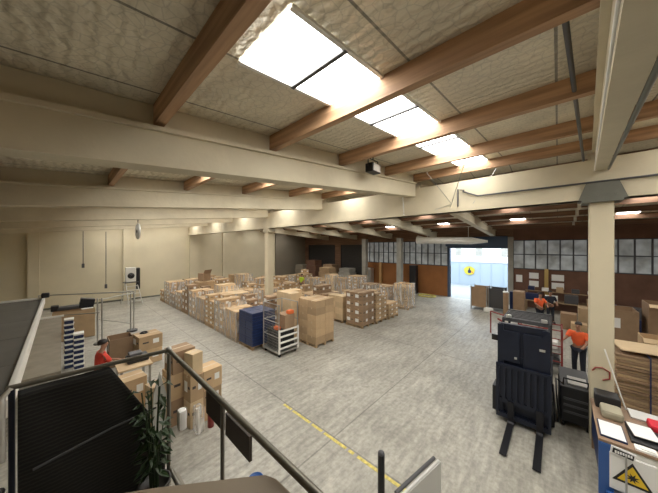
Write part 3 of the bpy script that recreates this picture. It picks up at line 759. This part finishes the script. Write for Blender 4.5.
MB().box(-.175, -.165, -.12, .12, .06, .09).build('slot', darkgrey, r)
small('red_cable', MB().tube([(7.805,-.55,1.52),(7.805,-.6,1.6),(7.805,-.7,1.62),(7.805,-.8,1.56),(7.805,-.8,1.42),(7.805,-.7,1.36)], .014, n=6), nmat('dull_red', (.3,.05,.04), .5), 'dull red cable looped on the near column', 'cable')
small('white_rod', MB().tube([(7.72,-.72,2.05),(7.5,-.98,1.0)], .012, n=6), white, 'thin white rod leaning on the near column above the desk', 'rod')
small('silver_ruler', MB().box(7.2, 7.55, -1.4, -1.0, 1.0, 1.03), alu, 'grey metal plate lying at the back right of desk', 'plate')
small('red_cloth', MB().box(6.88, 7.18, -1.5, -1.17, 1.001, 1.12, bev=.05), nmat('bright_red', (.6,.02,.04), .7), 'bright red bag at the right edge beside the desk', 'bag')
small('yellow_panel', MB().box(6.02, 6.06, -1.32, -1.22, 0, .85), yellow, 'narrow yellow strip right of the warning board', 'strip')

# strapped cardboard
r = thing('flattened_carton_stack', 'strapped stack of flattened brown cartons right of the near column', 'cardboard stack', (10.0, -1.65, 0), 0)
pallet((0,0,0), r)
for i in range(20):
    o = MB().box(-.58+random.uniform(-.03,.03), .58, -.58, .58+random.uniform(-.03,.03), 0, .062, bev=.012).build('cardboard_bundle', [card, card_d][i%2], r, (0,0,.13+i*.07))
    o.rotation_euler = (random.uniform(-.008,.008), random.uniform(-.008,.008), random.uniform(-.03,.03))
for y in (.05,): 
    m = MB(); m.box(-.64, -.62, y-.012, y+.012, .02, 1.56); m.box(-.64, .64, y-.012, y+.012, 1.55, 1.57); m.build('strap', navy, r)
small('flat_board', MB().box(9.5, 10.4, -2.0, -1.1, 1.62, 1.645, rot=Matrix.Rotation(.12,3,'Z')), card_l, 'loose pale cardboard sheet on top of the strapped stack', 'cardboard')

# big bins right
def bigbox(name, x0, x1, y0, y1, z0, z1, mat, label, flap=True):
    r = thing(name, label, 'box', ((x0+x1)/2, (y0+y1)/2, z0)); w = (x1-x0)/2; d = (y1-y0)/2; h = z1-z0; t = .02
    m = MB(); m.box(-w, -w+t, -d, d, 0, h); m.box(w-t, w, -d, d, 0, h); m.box(-w+t, w-t, -d, -d+t, 0, h); m.box(-w+t, w-t, d-t, d, 0, h); m.box(-w, w, -d, d, 0, t); m.box(-w+t, w-t, -d+t, d-t, h-.25, h-.22); m.build('body', mat, r)
    if flap:
        m = MB(); m.box(-w-.18, -w, -d, d, h-.02, h, rot=Matrix.Rotation(-.6,3,'Y'), piv=(-w,0,h)); m.build('flap', card_l, r)
        m = MB(); m.box(-w, w, -d-.16, -d, h-.02, h, rot=Matrix.Rotation(.5,3,'X'), piv=(0,-d,h)); m.build('flap', card_l, r)
    MB().box(-w-.004, -w, -.12, .12, h*.55, h*.8).build('shipping_label', labw, r)
    return r
bigbox('carton_bin', 15.4, 16.6, -2.35, -1.15, .0, 1.6, card_d, 'large brown open carton bin just right of the near column', False)
bigbox('carton_bin', 15.2, 16.3, -3.7, -2.55, .0, 2.0, card_d, 'tall brown open carton bin at the right edge of view')
bigbox('open_carton', 12.3, 13.0, -2.65, -1.95, .9, 1.35, card, 'open brown carton with pale flaps behind the strapped stack')
bigbox('carton_bin', 12.2, 13.1, -2.75, -1.85, .0, .89, card_d, 'dark brown carton beneath the open-flapped one', False)
bigbox('carton_bin', 11.5, 12.1, -3.0, -2.2, .0, 1.6, card_l, 'pale carton behind the right end of strapped stack', False)

# red rack behind forklift with goods
r = thing('red_rack', 'red steel frame rack behind the forklift', 'rack', (11.2, .45, 0))
m = MB()
for x in (-.4,.4):
    for y in (-.55,.55): m.tube([(x,y,0),(x,y,1.55)], .025)
m.build('posts', red, r) if False else None
for x in (-.4,.4):
    for y in (-.55,.55): MB().tube([(x,y,0),(x,y,1.55)], .025, n=8).build('post', red, r)
m = MB()
for z in (.5, 1.0, 1.5):
    for y in (-.55,.55): m.tube([(-.4,y,z),(.4,y,z)], .018)
    for x in (-.4,.4): m.tube([(x,-.55,z),(x,.55,z)], .018)
m.build('rails', red, r)
for z in (.3, .8): MB().box(-.4,.4,-.55,.55,z,z+.02).build('shelf', greym, r)
for i, (y, z, c_, nm) in enumerate(((-.35,.33,darkgrey,'dark'),(.0,.33,labw,'white'),(.35,.33,card_d,'brown'),(-.3,.83,labw,'pale'),(.1,.83,darkgrey,'grey'))):
    small('storage_bin', MB().box(11.0, 11.4, .45+y-.15, .45+y+.15, z, z+.22, bev=.02), c_, '%s storage bin on the %s shelf of the red rack' % (nm, 'lower' if z < .5 else 'upper'), 'bin', 'bins on the red rack')
small('red_barrier', MB().tube([(14.2,2.4,1.05),(13.4,1.4,1.05),(12.9,.2,1.0)], .03, n=8).tube([(14.2,2.4,0),(14.2,2.4,1.05)], .03, n=8).tube([(12.9,.2,0),(12.9,.2,1.0)], .03, n=8), red, 'long red tube barrier beyond the forklift', 'barrier')

# far wall clutter
bx = [
 (19.2, 1.75, .0, .7, .55, 1.45, card_d, 'tall grey-brown carton left of the far orange-topped person'),
 (20.9, 1.2, .75, .5, .7, .4, navy, 'navy crate on the far bench'),
 (20.9, .3, .75, .5, .6, .35, labw, 'white box on the far bench behind the orange-topped person'),
 (20.9, -.6, .75, .5, .6, .5, darkgrey, 'dark machine on the far bench'),
 (20.9, -1.6, .75, .5, .7, .35, card, 'brown carton on the right of the far bench'),
 (20.2, -2.9, .0, .7, 1.0, 1.0, darkgrey, 'dark cabinet against the far wall left of near column'),
 (18.9, -1.1, .0, .7, .6, .95, card, 'brown carton on floor right of the far dark-clothed person'),
 (20.4, 2.2, .0, .3, .3, 1.2, navy, 'slim navy cabinet beside the door pillar'),
]
for (x, y, z, dx, dy, h, mt, lab) in bx:
    small('carton' if 'carton' in lab else ('cabinet' if 'cabinet' in lab else 'storage_box'), MB().box(x-dx/2, x+dx/2, y-dy/2, y+dy/2, z, z+h, bev=.02), mt, lab, 'box' if 'cabinet' not in lab else 'cabinet')
r = thing('far_bench', 'long wooden bench with goods against the far brick wall', 'bench', (21.0, -.3, 0))
MB().box(-.45,.45,-1.9,1.9,.7,.75).build('top', pallet_w, r)
for x in (-.4,.35):
    for y in (-1.85,1.8): MB().box(x,x+.06,y,y+.06,0,.7).build('leg', pallet_w, r)
MB().box(.3,.4,-1.9,1.9,1.25,1.29).build('shelf', pallet_w, r)
MB().box(.25,.4,-1.85,-1.8,.75,1.29).box(.25,.4,1.8,1.85,.75,1.29).build('bracket', pallet_w, r)
for i, (y, z, w, h, nm) in enumerate(((1.2,2.0,.5,.4,'upper left'),(1.2,1.45,.5,.4,'lower left'),(0.0,1.95,.6,.4,'upper right'),(0.0,1.42,.6,.4,'lower right'),(2.0,1.7,.35,.5,'leftmost'))):
    small('wall_notice', MB().box(21.93, 21.97, y-w/2, y+w/2, z, z+h), paper, '%s of the white notices on the far brick wall' % nm, 'notice', 'white notices on the far brick wall')
small('wooden_post', MB().box(21.8, 21.92, .45, .65, 0, 2.7), nmat('yellow_wood', (.5,.35,.12), .7), 'yellow wooden post on the far wall between white notices', 'post')
for i in range(5):
    y = -1.5 + i*.7
    small('parcel', MB().box(21.3, 21.6, y-.17, y+.17, 1.3, 1.3+.2+.05*(i%3), bev=.02), [labw, darkgrey, card, labw, navy][i], '%s parcel from the right on the shelf above far bench' % ORD[i], 'box', 'parcels on the far bench shelf')
for i in range(4):
    x, y = 18.6 + .3*(i%2), -2.3 - .0*i + i*.42 - .0
    small('parcel', MB().box(x-.2, x+.2, y-1.9, y-1.55, 0, .5+.15*(i%2), bev=.02), [darkgrey, labw, card_d, navy][i], '%s of the floor parcels seen below the far wall right of column' % ORD[i], 'box', 'parcels on the floor near the far wall')

for i, (x, y, z, w, h, mt, nm) in enumerate(((17.6,-.4,0,.6,.8,card_d,'dark brown'),(17.5,-1.4,0,.5,.6,labw,'white'),(16.95,-.75,0,.55,.5,card,'tan'),(19.8,-2.0,0,.6,1.1,navy,'navy'))):
    small('storage_box', MB().box(x-w/2, x+w/2, y-w/2, y+w/2, z, z+h, bev=.02), mt, '%s box standing on floor between orange-shirted people and far bench' % nm, 'box', 'floor boxes before the far bench')
# cage containers by the door
def cagebox(x, y, w, d, h, label, mat):
    r = thing('steel_container', label, 'container', (x, y, 0))
    for sx in (-1,1):
        for sy in (-1,1): MB().box(sx*w/2-.03, sx*w/2+.03, sy*d/2-.03, sy*d/2+.03, 0, h).build('post', greym, r)
    MB().box(-w/2, w/2, -d/2, d/2, .12, .16).build('base', greym, r)
    m = MB(); m.box(-w/2, -w/2+.01, -d/2, d/2, .2, h-.05); m.box(-w/2, w/2, -d/2, -d/2+.01, .2, h-.05); m.box(w/2-.01, w/2, -d/2, d/2, .2, h-.05); m.build('side_panel', mat, r)
    return r
cagebox(19.3, 3.85, 1.0, .9, 1.55, 'grey-brown steel container at the left of the door group', card_d)
cagebox(19.6, 2.92, 1.0, .85, 1.5, 'grey-brown steel container beside the door pillar', darkgrey)
small('white_bundle', MB().box(18.3, 18.7, 3.0, 3.5, 0, .28, bev=.1), white, 'white wrapped bundle on floor in front of door containers', 'bundle')
r = thing('door_bollard', 'short brown post with a white cap near the door pillar', 'bollard', (18.6, 2.35, 0))
MB().cyl(0,0,0,1.35,.14).build('post', card_d, r); MB().cyl(0,0,1.35,1.42,.15).build('cap', white, r)
small('steel_rail', MB().tube([(17.0,2.5,.05),(15.0,1.3,.05),(14.6,.2,.05)], .05, n=8), red, 'low red-brown kerb rail on the floor beyond the forklift', 'rail')
# long yellow hoop on the floor near far wall
small('floor_hose', MB().tube([(20.9+.5*math.cos(t), 8.1+.7*math.sin(t), .06) for t in [2*PI*i/18 for i in range(19)]], .06, n=6), yline, 'coiled yellowish hose on floor left of the open door', 'hose')
small('black_cabinet', MB().box(21.2, 21.7, 9.2, 9.8, 0, 2.5, bev=.03), black, 'tall black cabinet against the orange-brown wall', 'cabinet')
small('wooden_post', MB().box(21.75, 21.95, 13.0, 13.25, 0, 2.6), nmat('pale_wood', (.5,.3,.12), .7), 'pale wooden post on the orange-brown wall left of columns', 'post')
small('white_machine', MB().box(21.2, 21.8, 13.9, 14.6, 0, 2.0, bev=.05).box(21.1, 21.25, 14.0, 14.5, 1.6, 1.85), alu, 'dark-fronted pale machine in the corner left of wooden post', 'machine')
# racks / stock in the dark corner
for i, (x, y, h, mt, lab) in enumerate(((20.5,21.4,2.6,brick,'reddish-brown stacked stock in the dark far corner'),(20.8,19.0,2.2,card_d,'brown carton stock between the dark roller doors'),(20.8,16.6,1.9,conc,'low grey stock before the dark roller door'),(20.2,23.2,2.0,taupe,'taupe covered stock in the far left corner'),(19.2,18.0,2.0,card,'tan carton pile in front of the dark doors'))):
    r = thing('stock_pile', lab, 'stock', (x, y, 0)); pallet((0,0,0), r)
    for L in range(4): MB().box(-.55, .55, -.8+.1*(L%2), .8-.12*(L%2), 0, (h-.13)/4-.02, bev=.03).build('carton', mt, r, (0,0,.13+L*(h-.13)/4))

# ladder by the left wall
r = thing('step_ladder', 'aluminium platform step ladder by the cream wall pilaster', 'ladder', (3.45, 23.0, 0), .2)
for s_ in (-1,1):
    MB().tube([(s_*.42,-.75,0),(s_*.34,0,1.55)], .03, n=8).build('front_rail', alu, r); MB().tube([(s_*.42,.6,0),(s_*.34,.1,1.55)], .025, n=8).build('rear_rail', alu, r)
for i in range(5):
    t = (i+1)/6; MB().box(-.38+.05*t, .38-.05*t, -.75+.75*t-.05, -.75+.75*t+.05, 1.55*t-.02, 1.55*t+.02).build('step', alu, r)
MB().box(-.4,.4,-.2,.35,1.55,1.6).build('platform', darkgrey, r)
r = thing('box_fan', 'white square box with dark round opening on the step ladder', 'fan', (3.42, 23.05, 1.61))
MB().box(-.3,.3,-.15,.2,0,1.05,bev=.04).build('housing', white, r)
MB().lathe((0,-.16,.45), [(.01,-.03),(.2,-.03),(.21,.0),(.01,.01)], axis='Y', n=20).build('grille', black, r)
small('black_coat', MB().box(3.76, 3.98, 22.95, 23.25, 1.0, 2.62, bev=.09), black, 'black coat hanging on the right side of the ladder', 'coat')
# ---------------------------------------------------------------- left side: office roof, bench, goods
r = thing('office_box', 'low office cabin with grey vinyl roof and white fascia at left', 'cabin', (-.27, 5.3, 0))
MB().box(-4.4, -1.6, -3.5, 3.4, 0, 2.94).build('walls', white, r)
m = MB()
for i in range(6): m.box(-4.4, -.03, -3.5+i*1.16, -3.5+i*1.16+1.15, 2.94, 2.985)
m.v = [(x, max(y, -2.2) if x > -1 else y, z) for (x, y, z) in m.v]
m.build('roof_sheet', vinyl, r)
m = MB(); m.box(-.045, .0, -2.2, 3.47, 2.88, 3.02, bev=.012); m.box(-4.4, 0, 3.4, 3.47, 2.88, 3.02); m.build('fascia', white, r)
small('black_clamp', MB().box(-.33, -.2, 8.62, 8.8, 3.02, 3.12, bev=.02), black, 'small black clamp on the far end of the white fascia', 'clamp')
r = thing('packing_bench', 'long grey-brown packing bench below the cabin edge', 'bench', (-.3, 12.2, 0))
MB().box(-.55, .28, -3.4, 3.4, 1.12, 1.2).build('top', nmat('bench_grey', (.24,.21,.16), .7, var=.15, scale=3), r)
for y in (-3.3, 0, 3.2):
    for x in (-.5, .2): MB().box(x, x+.06, y, y+.06, 0, 1.12).build('leg', greym, r)
small('white_batten', MB().box(-.85, .05, 15.55, 15.65, 1.2, 1.26), white, 'white batten across the far end of the packing bench', 'batten')
for (x, y, n, h, nm) in ((.16, 12.5, 10, .17, 'left taller'), (.36, 11.3, 9, .16, 'right shorter')):
    for i in range(n):
        r = thing('navy_bin', 'navy bin with white lid, %s up in the %s stack by packing bench' % (ORD[i], nm), 'bin', (x, y, i*h), random.uniform(-.1,.1), 'navy bins stacked beside the packing bench')
        MB().box(-.11, .11, -.14, .14, 0, h-.055, bev=.015).build('body', navy, r)
        MB().box(-.12, .12, -.15, .15, h-.06, h-.004, bev=.01).build('lid', white, r)
bigbox('carton_bin', -.3, 1.05, 16.0, 17.0, 0, 1.3, card, 'large brown carton bin in front of the tube frame', False)
r = thing('black_machine', 'black and grey machine lying on the large carton bin', 'machine', (.5, 16.5, 1.31))
MB().box(-.7, .2, -.2, .2, 0, .16, bev=.04).build('body', darkgrey, r); MB().box(-.85,-.6,-.2,.2,0,.24,bev=.04).build('end_cap', black, r); MB().box(.05,.55,-.22,.22,.0,.42,rot=Matrix.Rotation(.2,3,'Y'),bev=.03).build('housing', blackm, r)
small('white_sheet', MB().box(.6, 1.0, 16.02, 16.2, 1.31, 1.33), paper, 'white sheet on the right end of the large carton bin', 'paper')
# tube frame
r = thing('tube_frame', 'grey steel tube barrier frame standing before the cream wall', 'barrier', (1.1, 14.5, 0))
FP = [(-1.83,2.9),(-.07,.03),(.07,-.03),(1.2,1.0),(1.33,1.02)]
for (x, y) in FP: MB().tube([(x,y,0),(x,y,1.97)], .026, n=8).build('post', greym, r)
MB().cyl(-.0,.0,0,.05,.2).build('base_plate', darkgrey, r); MB().cyl(1.26,1.01,0,.08,.22).build('base_plate', darkgrey, r)
m = MB(); m.tube([(-1.83,2.9,1.95),(1.33,1.02,1.95)], .026); m.tube([(-.0,.0,1.9),(1.33,1.02,1.9)], .02); m.tube([(0,0,1.05),(1.2,1.0,.4)], .02); m.tube([(-.0,.0,1.35),(-1.1,1.35,1.2)], .02); m.build('rail', greym, r)
# cartons near person
for (x, y, z0, w, h, lab) in ((2.05,10.9,0,.85,1.0,'lower'),(2.15,10.8,1.0,.0,0,None),):
    pass
bigbox('carton_bin', 1.1, 1.75, 11.3, 12.0, 0, .95, card_d, 'dark brown open carton beyond the red-topped person', False)
o = carton('big', (.72,.72,.5,card,True), (2.14,11.1,.5), .1, None, 'upper tan carton of the pair beyond the red-topped person')
o = carton('big', (.72,.72,.5,card,True), (2.14,11.1,.0), .05, None, 'lower tan carton of the pair beyond the red-topped person')
small('dark_ring', MB().lathe((2.05,11.2,1.02), [(.1,-.02),(.14,.0),(.1,.03)], n=18), black, 'black ring lying on the upper tan carton', 'ring')
# work table by the person
r = thing('work_table', 'low work table in front of the red-topped person', 'table', (1.35, 8.9, 0))
MB().box(-.35,.4,-.45,.5,.86,.9).build('top', card_l, r)
for x in (-.3,.32):
    for y in (-.4,.42): MB().box(x,x+.05,y,y+.05,0,.86).build('leg', greym, r)
r = thing('black_tool', 'black taping machine on the work table by the red-topped person', 'machine', (1.48, 8.95, .9))
MB().box(-.25,.25,-.2,.2,0,.16,bev=.04).build('body', black, r); MB().box(-.2,.1,-.15,.15,.16,.26,bev=.04).build('cover', darkgrey, r)
for i, (x, y, w, h, z, mt, lab) in enumerate(((1.12,7.5,.5,.55,.0,card,'bottom brown carton of the pair behind the black net'),(1.12,7.5,.5,.55,.55,card,'top brown carton of the pair behind the black net'),(1.5,6.9,.34,1.0,.0,card_l,'tall narrow pale carton between black net and tall pile'))):
    carton('m%d' % i, (w, w, h, mt, True), (x, y, z), .1*i, None, lab, 'cartons behind the black net')
# tall stack right of corner post
LS = [(1.95,6.85,0,.55,.6,card_d,'bottom'),(1.95,6.85,.6,.55,.6,card,'middle'),(1.97,6.83,1.2,.5,.52,card_d,'top')]
for i, (x, y, z, w, h, mt, nm) in enumerate(LS):
    carton('t%d' % i, (w, w, h, mt, True), (x, y, z), .05*i, None, '%s brown carton of the tall pile right of the corner post' % nm, 'cartons in the pile right of the corner post')
carton('tp', (.26,.3,.5,card_l,False), (2.12,6.35,1.2-.0), .3, None, 'small pale upright carton leaning by the tall pile')
carton('tq', (.30,.34,.6,card_l,True), (2.12,6.35,.0), .1, None, 'pale carton at floor level in front of tall pile', None)
carton('tr', (.30,.34,.6,card,True), (2.12,6.35,.6), .12, None, 'tan carton in the middle in front of tall pile', None)
r = thing('carton', 'tan carton with green print on the right of the tall pile', 'box', (2.5, 6.45, .72), .1)
carton_mesh(.46,.46,.48).build('body', [card,tape,labw,ink], r); MB().box(-.235,-.233,-.15,.15,.15,.32).build('green_print', green, r)
carton('ts', (.46,.46,.36,card,True), (2.5,6.45,.36), 0, None, 'tan carton directly under the green-printed carton')
carton('tt', (.46,.46,.36,card,False), (2.5,6.45,.0), .06, None, 'lowest carton on the floor under the green-printed carton')
small('red_bottle', MB().lathe((2.36,5.95,0), [(.01,0),(.07,0),(.07,.3),(.03,.38),(.03,.44),(.01,.44)], n=14), red, 'red bottle on the floor before the green-printed pile', 'bottle')
small('clear_bag', MB().box(2.0, 2.2, 5.85, 6.1, 0, .6, bev=.08), filmm, 'crumpled clear plastic sack in front of tall pile', 'bag')
small('grey_panel', MB().prism([(1.36,0),(1.60,0),(1.63,.8),(1.50,1.35),(1.38,.9)], 6.6, 6.64, 'Y'), nmat('pale_panel', (.4,.4,.36), .6), 'pale grey pointed panel behind the corner post', 'panel')

# ---------------------------------------------------------------- mezzanine foreground
MZ = 2.6
struct(MB().box(-.28, .56, -2.2, 1.98, MZ-.14, MZ).build('floor', nmat('mezz_floor', (.24,.22,.18), .6, var=.1)), 'mezzanine floor')
r = thing('handrail', 'grey steel handrail around the mezzanine corner in front', 'handrail', (.49, 1.93, MZ))
H = .9
MB().tube([(-.68,.06,H),(-.02,.0,H),(.0,-.02,H),(.0,-1.9,H)], .0125, n=12).build('top_rail', railm, r)
for (x, y) in ((0,0),(.01,-.80),(0,-1.6)): MB().tube([(x,y,-.1),(x,y,H)], .009 if y else .012, n=10).build('post', railm, r)
MB().tube([(-.66,.055,-.1),(-.66,.055,H-.01)], .012, n=10).build('post', navyf, r)
MB().tube([(0,-.02,.12),(0,-.05,.12),(0,-.7,.12)], .014, n=10).build('lower_rail', railm, r)
MB().lathe((0,0,H), [(.001,-.02),(.016,-.018),(.019,0),(.016,.018),(.001,.02)], n=14).build('corner_joint', greym, r)
MB().tube([(-.69,.05,.55),(-.69,.05,.86),(-.66,.055,H)], .012, n=8).build('end_bracket', white, r)
def board(y0, y1, z0, z1, label): 
    m = MB(); m.box(.50, .512, y0, y1, z0, z1); return small('hanging_board', m, darkboard, label, 'board', 'dark boards under the handrail')
board(1.13, 1.32, 3.35, 3.465, 'dark brown board under the handrail, farther of the two')
board(.89, 1.10, 3.35, 3.45, 'dark brown board under the handrail, nearer of the two')
# black net sheet tied below the rail
m = MB(); nx, nz = 60, 20; X0, X1 = -.15, .475
def edge_top(x): 
    return 3.485 if x < .19 else (3.485 - (x-.19)/.2*.375 if x < .39 else 3.0 - (x-.39)*1.6)
vs = []; fs = []
for j in range(nz+1):
    for i in range(nx+1):
        x = X0 + (X1-X0)*i/nx; zt = edge_top(x); z = 2.62 + (zt-2.62)*j/nz
        vs.append((x, 1.965 + .004*math.sin(i*.22+j*.3), z))
for j in range(nz):
    for i in range(nx): a = j*(nx+1)+i; fs.append((a, a+1, a+nx+2, a+nx+1))
m.add(vs, fs, 0, True); o = m.build('net_sheet', net); tag(o, 'black net sheet tied below the left handrail', 'netting')
sm = o.modifiers.new('t', 'SOLIDIFY'); sm.thickness = .006
small('lower_net_fold', MB().tube([(-.1,1.93,3.08),(.2,1.93,3.13),(.42,1.94,3.14)], .006, n=6), darkgrey, 'thin cord across the black net sheet', 'cord')
small('wall_pipe', MB().tube([(-.26,1.2,3.1),(-.22,1.5,3.08),(-.2,1.9,3.06)], .02, n=8), black, 'black pipe at the left picture edge by the white fascia', 'pipe')
# plant
r = thing('potted_plant', 'green leafy plant in a dark pot by the corner post', 'plant', (.385, 1.82, MZ))
MB().lathe((0,0,0), [(.01,0),(.065,0),(.085,.14),(.09,.15),(.078,.15),(.07,.12),(.01,.12)], n=20).build('pot', terra, r)
MB().lathe((0,0,0), [(.01,.001),(.11,.001),(.12,.02),(.11,.015),(.01,.012)], n=20).build('saucer', white, r)
m = MB(); lv = MB()
for i in range(9):
    a = 2*PI*i/9 + .3; hgt = random.uniform(.35,.62); sp = random.uniform(.02,.07)
    p = [(.02*math.cos(a), .02*math.sin(a), .12), (sp*.5*math.cos(a), sp*.5*math.sin(a), .12+hgt*.5), (sp*math.cos(a), sp*math.sin(a), .12+hgt)]
    m.tube(p, .004, n=5)
    for k in range(9):
        t = .25 + .75*k/8; c = Vector(p[0]).lerp(Vector(p[2]), t); b2 = a + random.uniform(-1.5,1.5); L = random.uniform(.05,.09); dn = random.uniform(-.03,.05)
        d = Vector((math.cos(b2), math.sin(b2), 0)); s2 = Vector((-d.y, d.x, 0))*.018
        lv.add([c, c+d*L*.5+s2+Vector((0,0,dn)), c+d*L+Vector((0,0,dn*.3-.02)), c+d*L*.5-s2+Vector((0,0,dn)), c+d*L*.5+Vector((0,0,dn-.008))], [(0,1,4),(1,2,4),(2,3,4),(3,0,4)], 0)
m.build('stem', leaf, r); lv.build('foliage', leaf, r)
small('white_plastic_bag', MB().box(.515, .565, 1.80, 1.86, 2.99, 3.12, bev=.018), paper, 'small white bag hanging on the corner post', 'bag')
small('white_kick_sheet', MB().prism([(.40,1.78),(.48,1.55),(.48,1.86)], MZ+.001, MZ+.012, 'Z'), paper, 'white sheet on the mezzanine floor by the corner post', 'sheet')
# side counter right at the camera
r = thing('counter', 'beige-brown padded counter edge at the bottom of view', 'counter', (.25, .55, MZ))
MB().prism([(-.24,.53),(-.17,.46),(-.06,.38),(.17,.19),(.205,.16),(.222,.12),(.225,.06),(.20,-.5),(-.24,-.5)], .80, .845, 'Z').build('top', browntop, r)
MB().box(-.22,.12,-.25,.3,0,.8).build('cabinet', darkboard, r)

# ground-level items below the camera
r = thing('bollard_post', 'black bollard post standing on the floor near the yellow line', 'bollard', (3.28, 1.96, 0))
MB().cyl(0,0,0,1.06,.052,n=20).build('tube', black, r); MB().lathe((0,0,1.06),[(.052,0),(.045,.03),(.02,.045),(.001,.048)],n=20).build('cap', darkgrey, r); MB().box(-.1,.1,-.1,.1,0,.015).build('foot_plate', blackm, r)
r = thing('steel_trolley', 'pale galvanised steel trolley to the right of the black bollard', 'trolley', (3.42, 1.38, 0), -.187)
MB().tube([(-.5,0,1.0),(.4,0,1.0)], .022, n=8).build('top_bar', alu, r); MB().tube([(-.5,.07,1.0),(.4,.07,1.0)], .026, n=8).build('top_bar', darkgrey, r)
MB().box(-.5,.42,-.03,-.01,.15,1.0).build('side_panel', alu, r)
MB().box(-.5,.42,-.5,.0,.12,.16).build('deck', greym, r)
for x in (-.48,.4):
    for y in (-.02,-.46): MB().lathe((x,y,.06), [(.005,-.02),(.06,-.02),(.06,.02),(.005,.02)], axis='Y', n=12).build('castor', rubber, r)
small('blue_tub', MB().lathe((2.18,3.68,0), [(.01,0),(.09,0),(.12,.34),(.125,.35),(.11,.35),(.08,.05),(.01,.05)], n=24), blue, 'blue tub on the floor below the dark handrail boards', 'tub')
# painted line
m = MB(); y = 2.0; segs = [(5.35,5.0),(4.97,4.3),(4.26,3.9),(3.86,3.2),(3.16,3.0),(2.94,2.4),(2.34,1.9),(1.85,1.2)]
for (a, c) in segs: m.box(3.975, 4.045, c+.03, a, .0005, .003)
tag(m.build('floor_line', yline), 'worn yellow line painted on the open concrete floor', 'floor marking')

# ---------------------------------------------------------------- light, world, camera
w = bpy.data.worlds.new('World'); S.world = w; w.use_nodes = True; nt = w.node_tree
bg = nt.nodes['Background']; bg.inputs[0].default_value = (.80, .90, 1.0, 1); bg.inputs[1].default_value = 6.0
cam = bpy.data.cameras.new('Camera'); co = bpy.data.objects.new('Camera', cam); COL.objects.link(co)
co.location = (0, 0, 4.2); co.rotation_euler = (math.radians(90), 0, math.radians(42.8-90)); cam.sensor_width = 36; cam.lens = 36*247/658; cam.clip_start = .05; cam.clip_end = 200
S.camera = co
S.view_settings.view_transform = 'Standard'; S.view_settings.look = 'None'; S.view_settings.gamma = 1; S.view_settings.exposure = 0.0
S.cycles.use_denoising = True; S.cycles.max_bounces = 10; S.cycles.diffuse_bounces = 6; S.cycles.transparent_max_bounces = 12
S.cycles.sample_clamp_indirect = 8
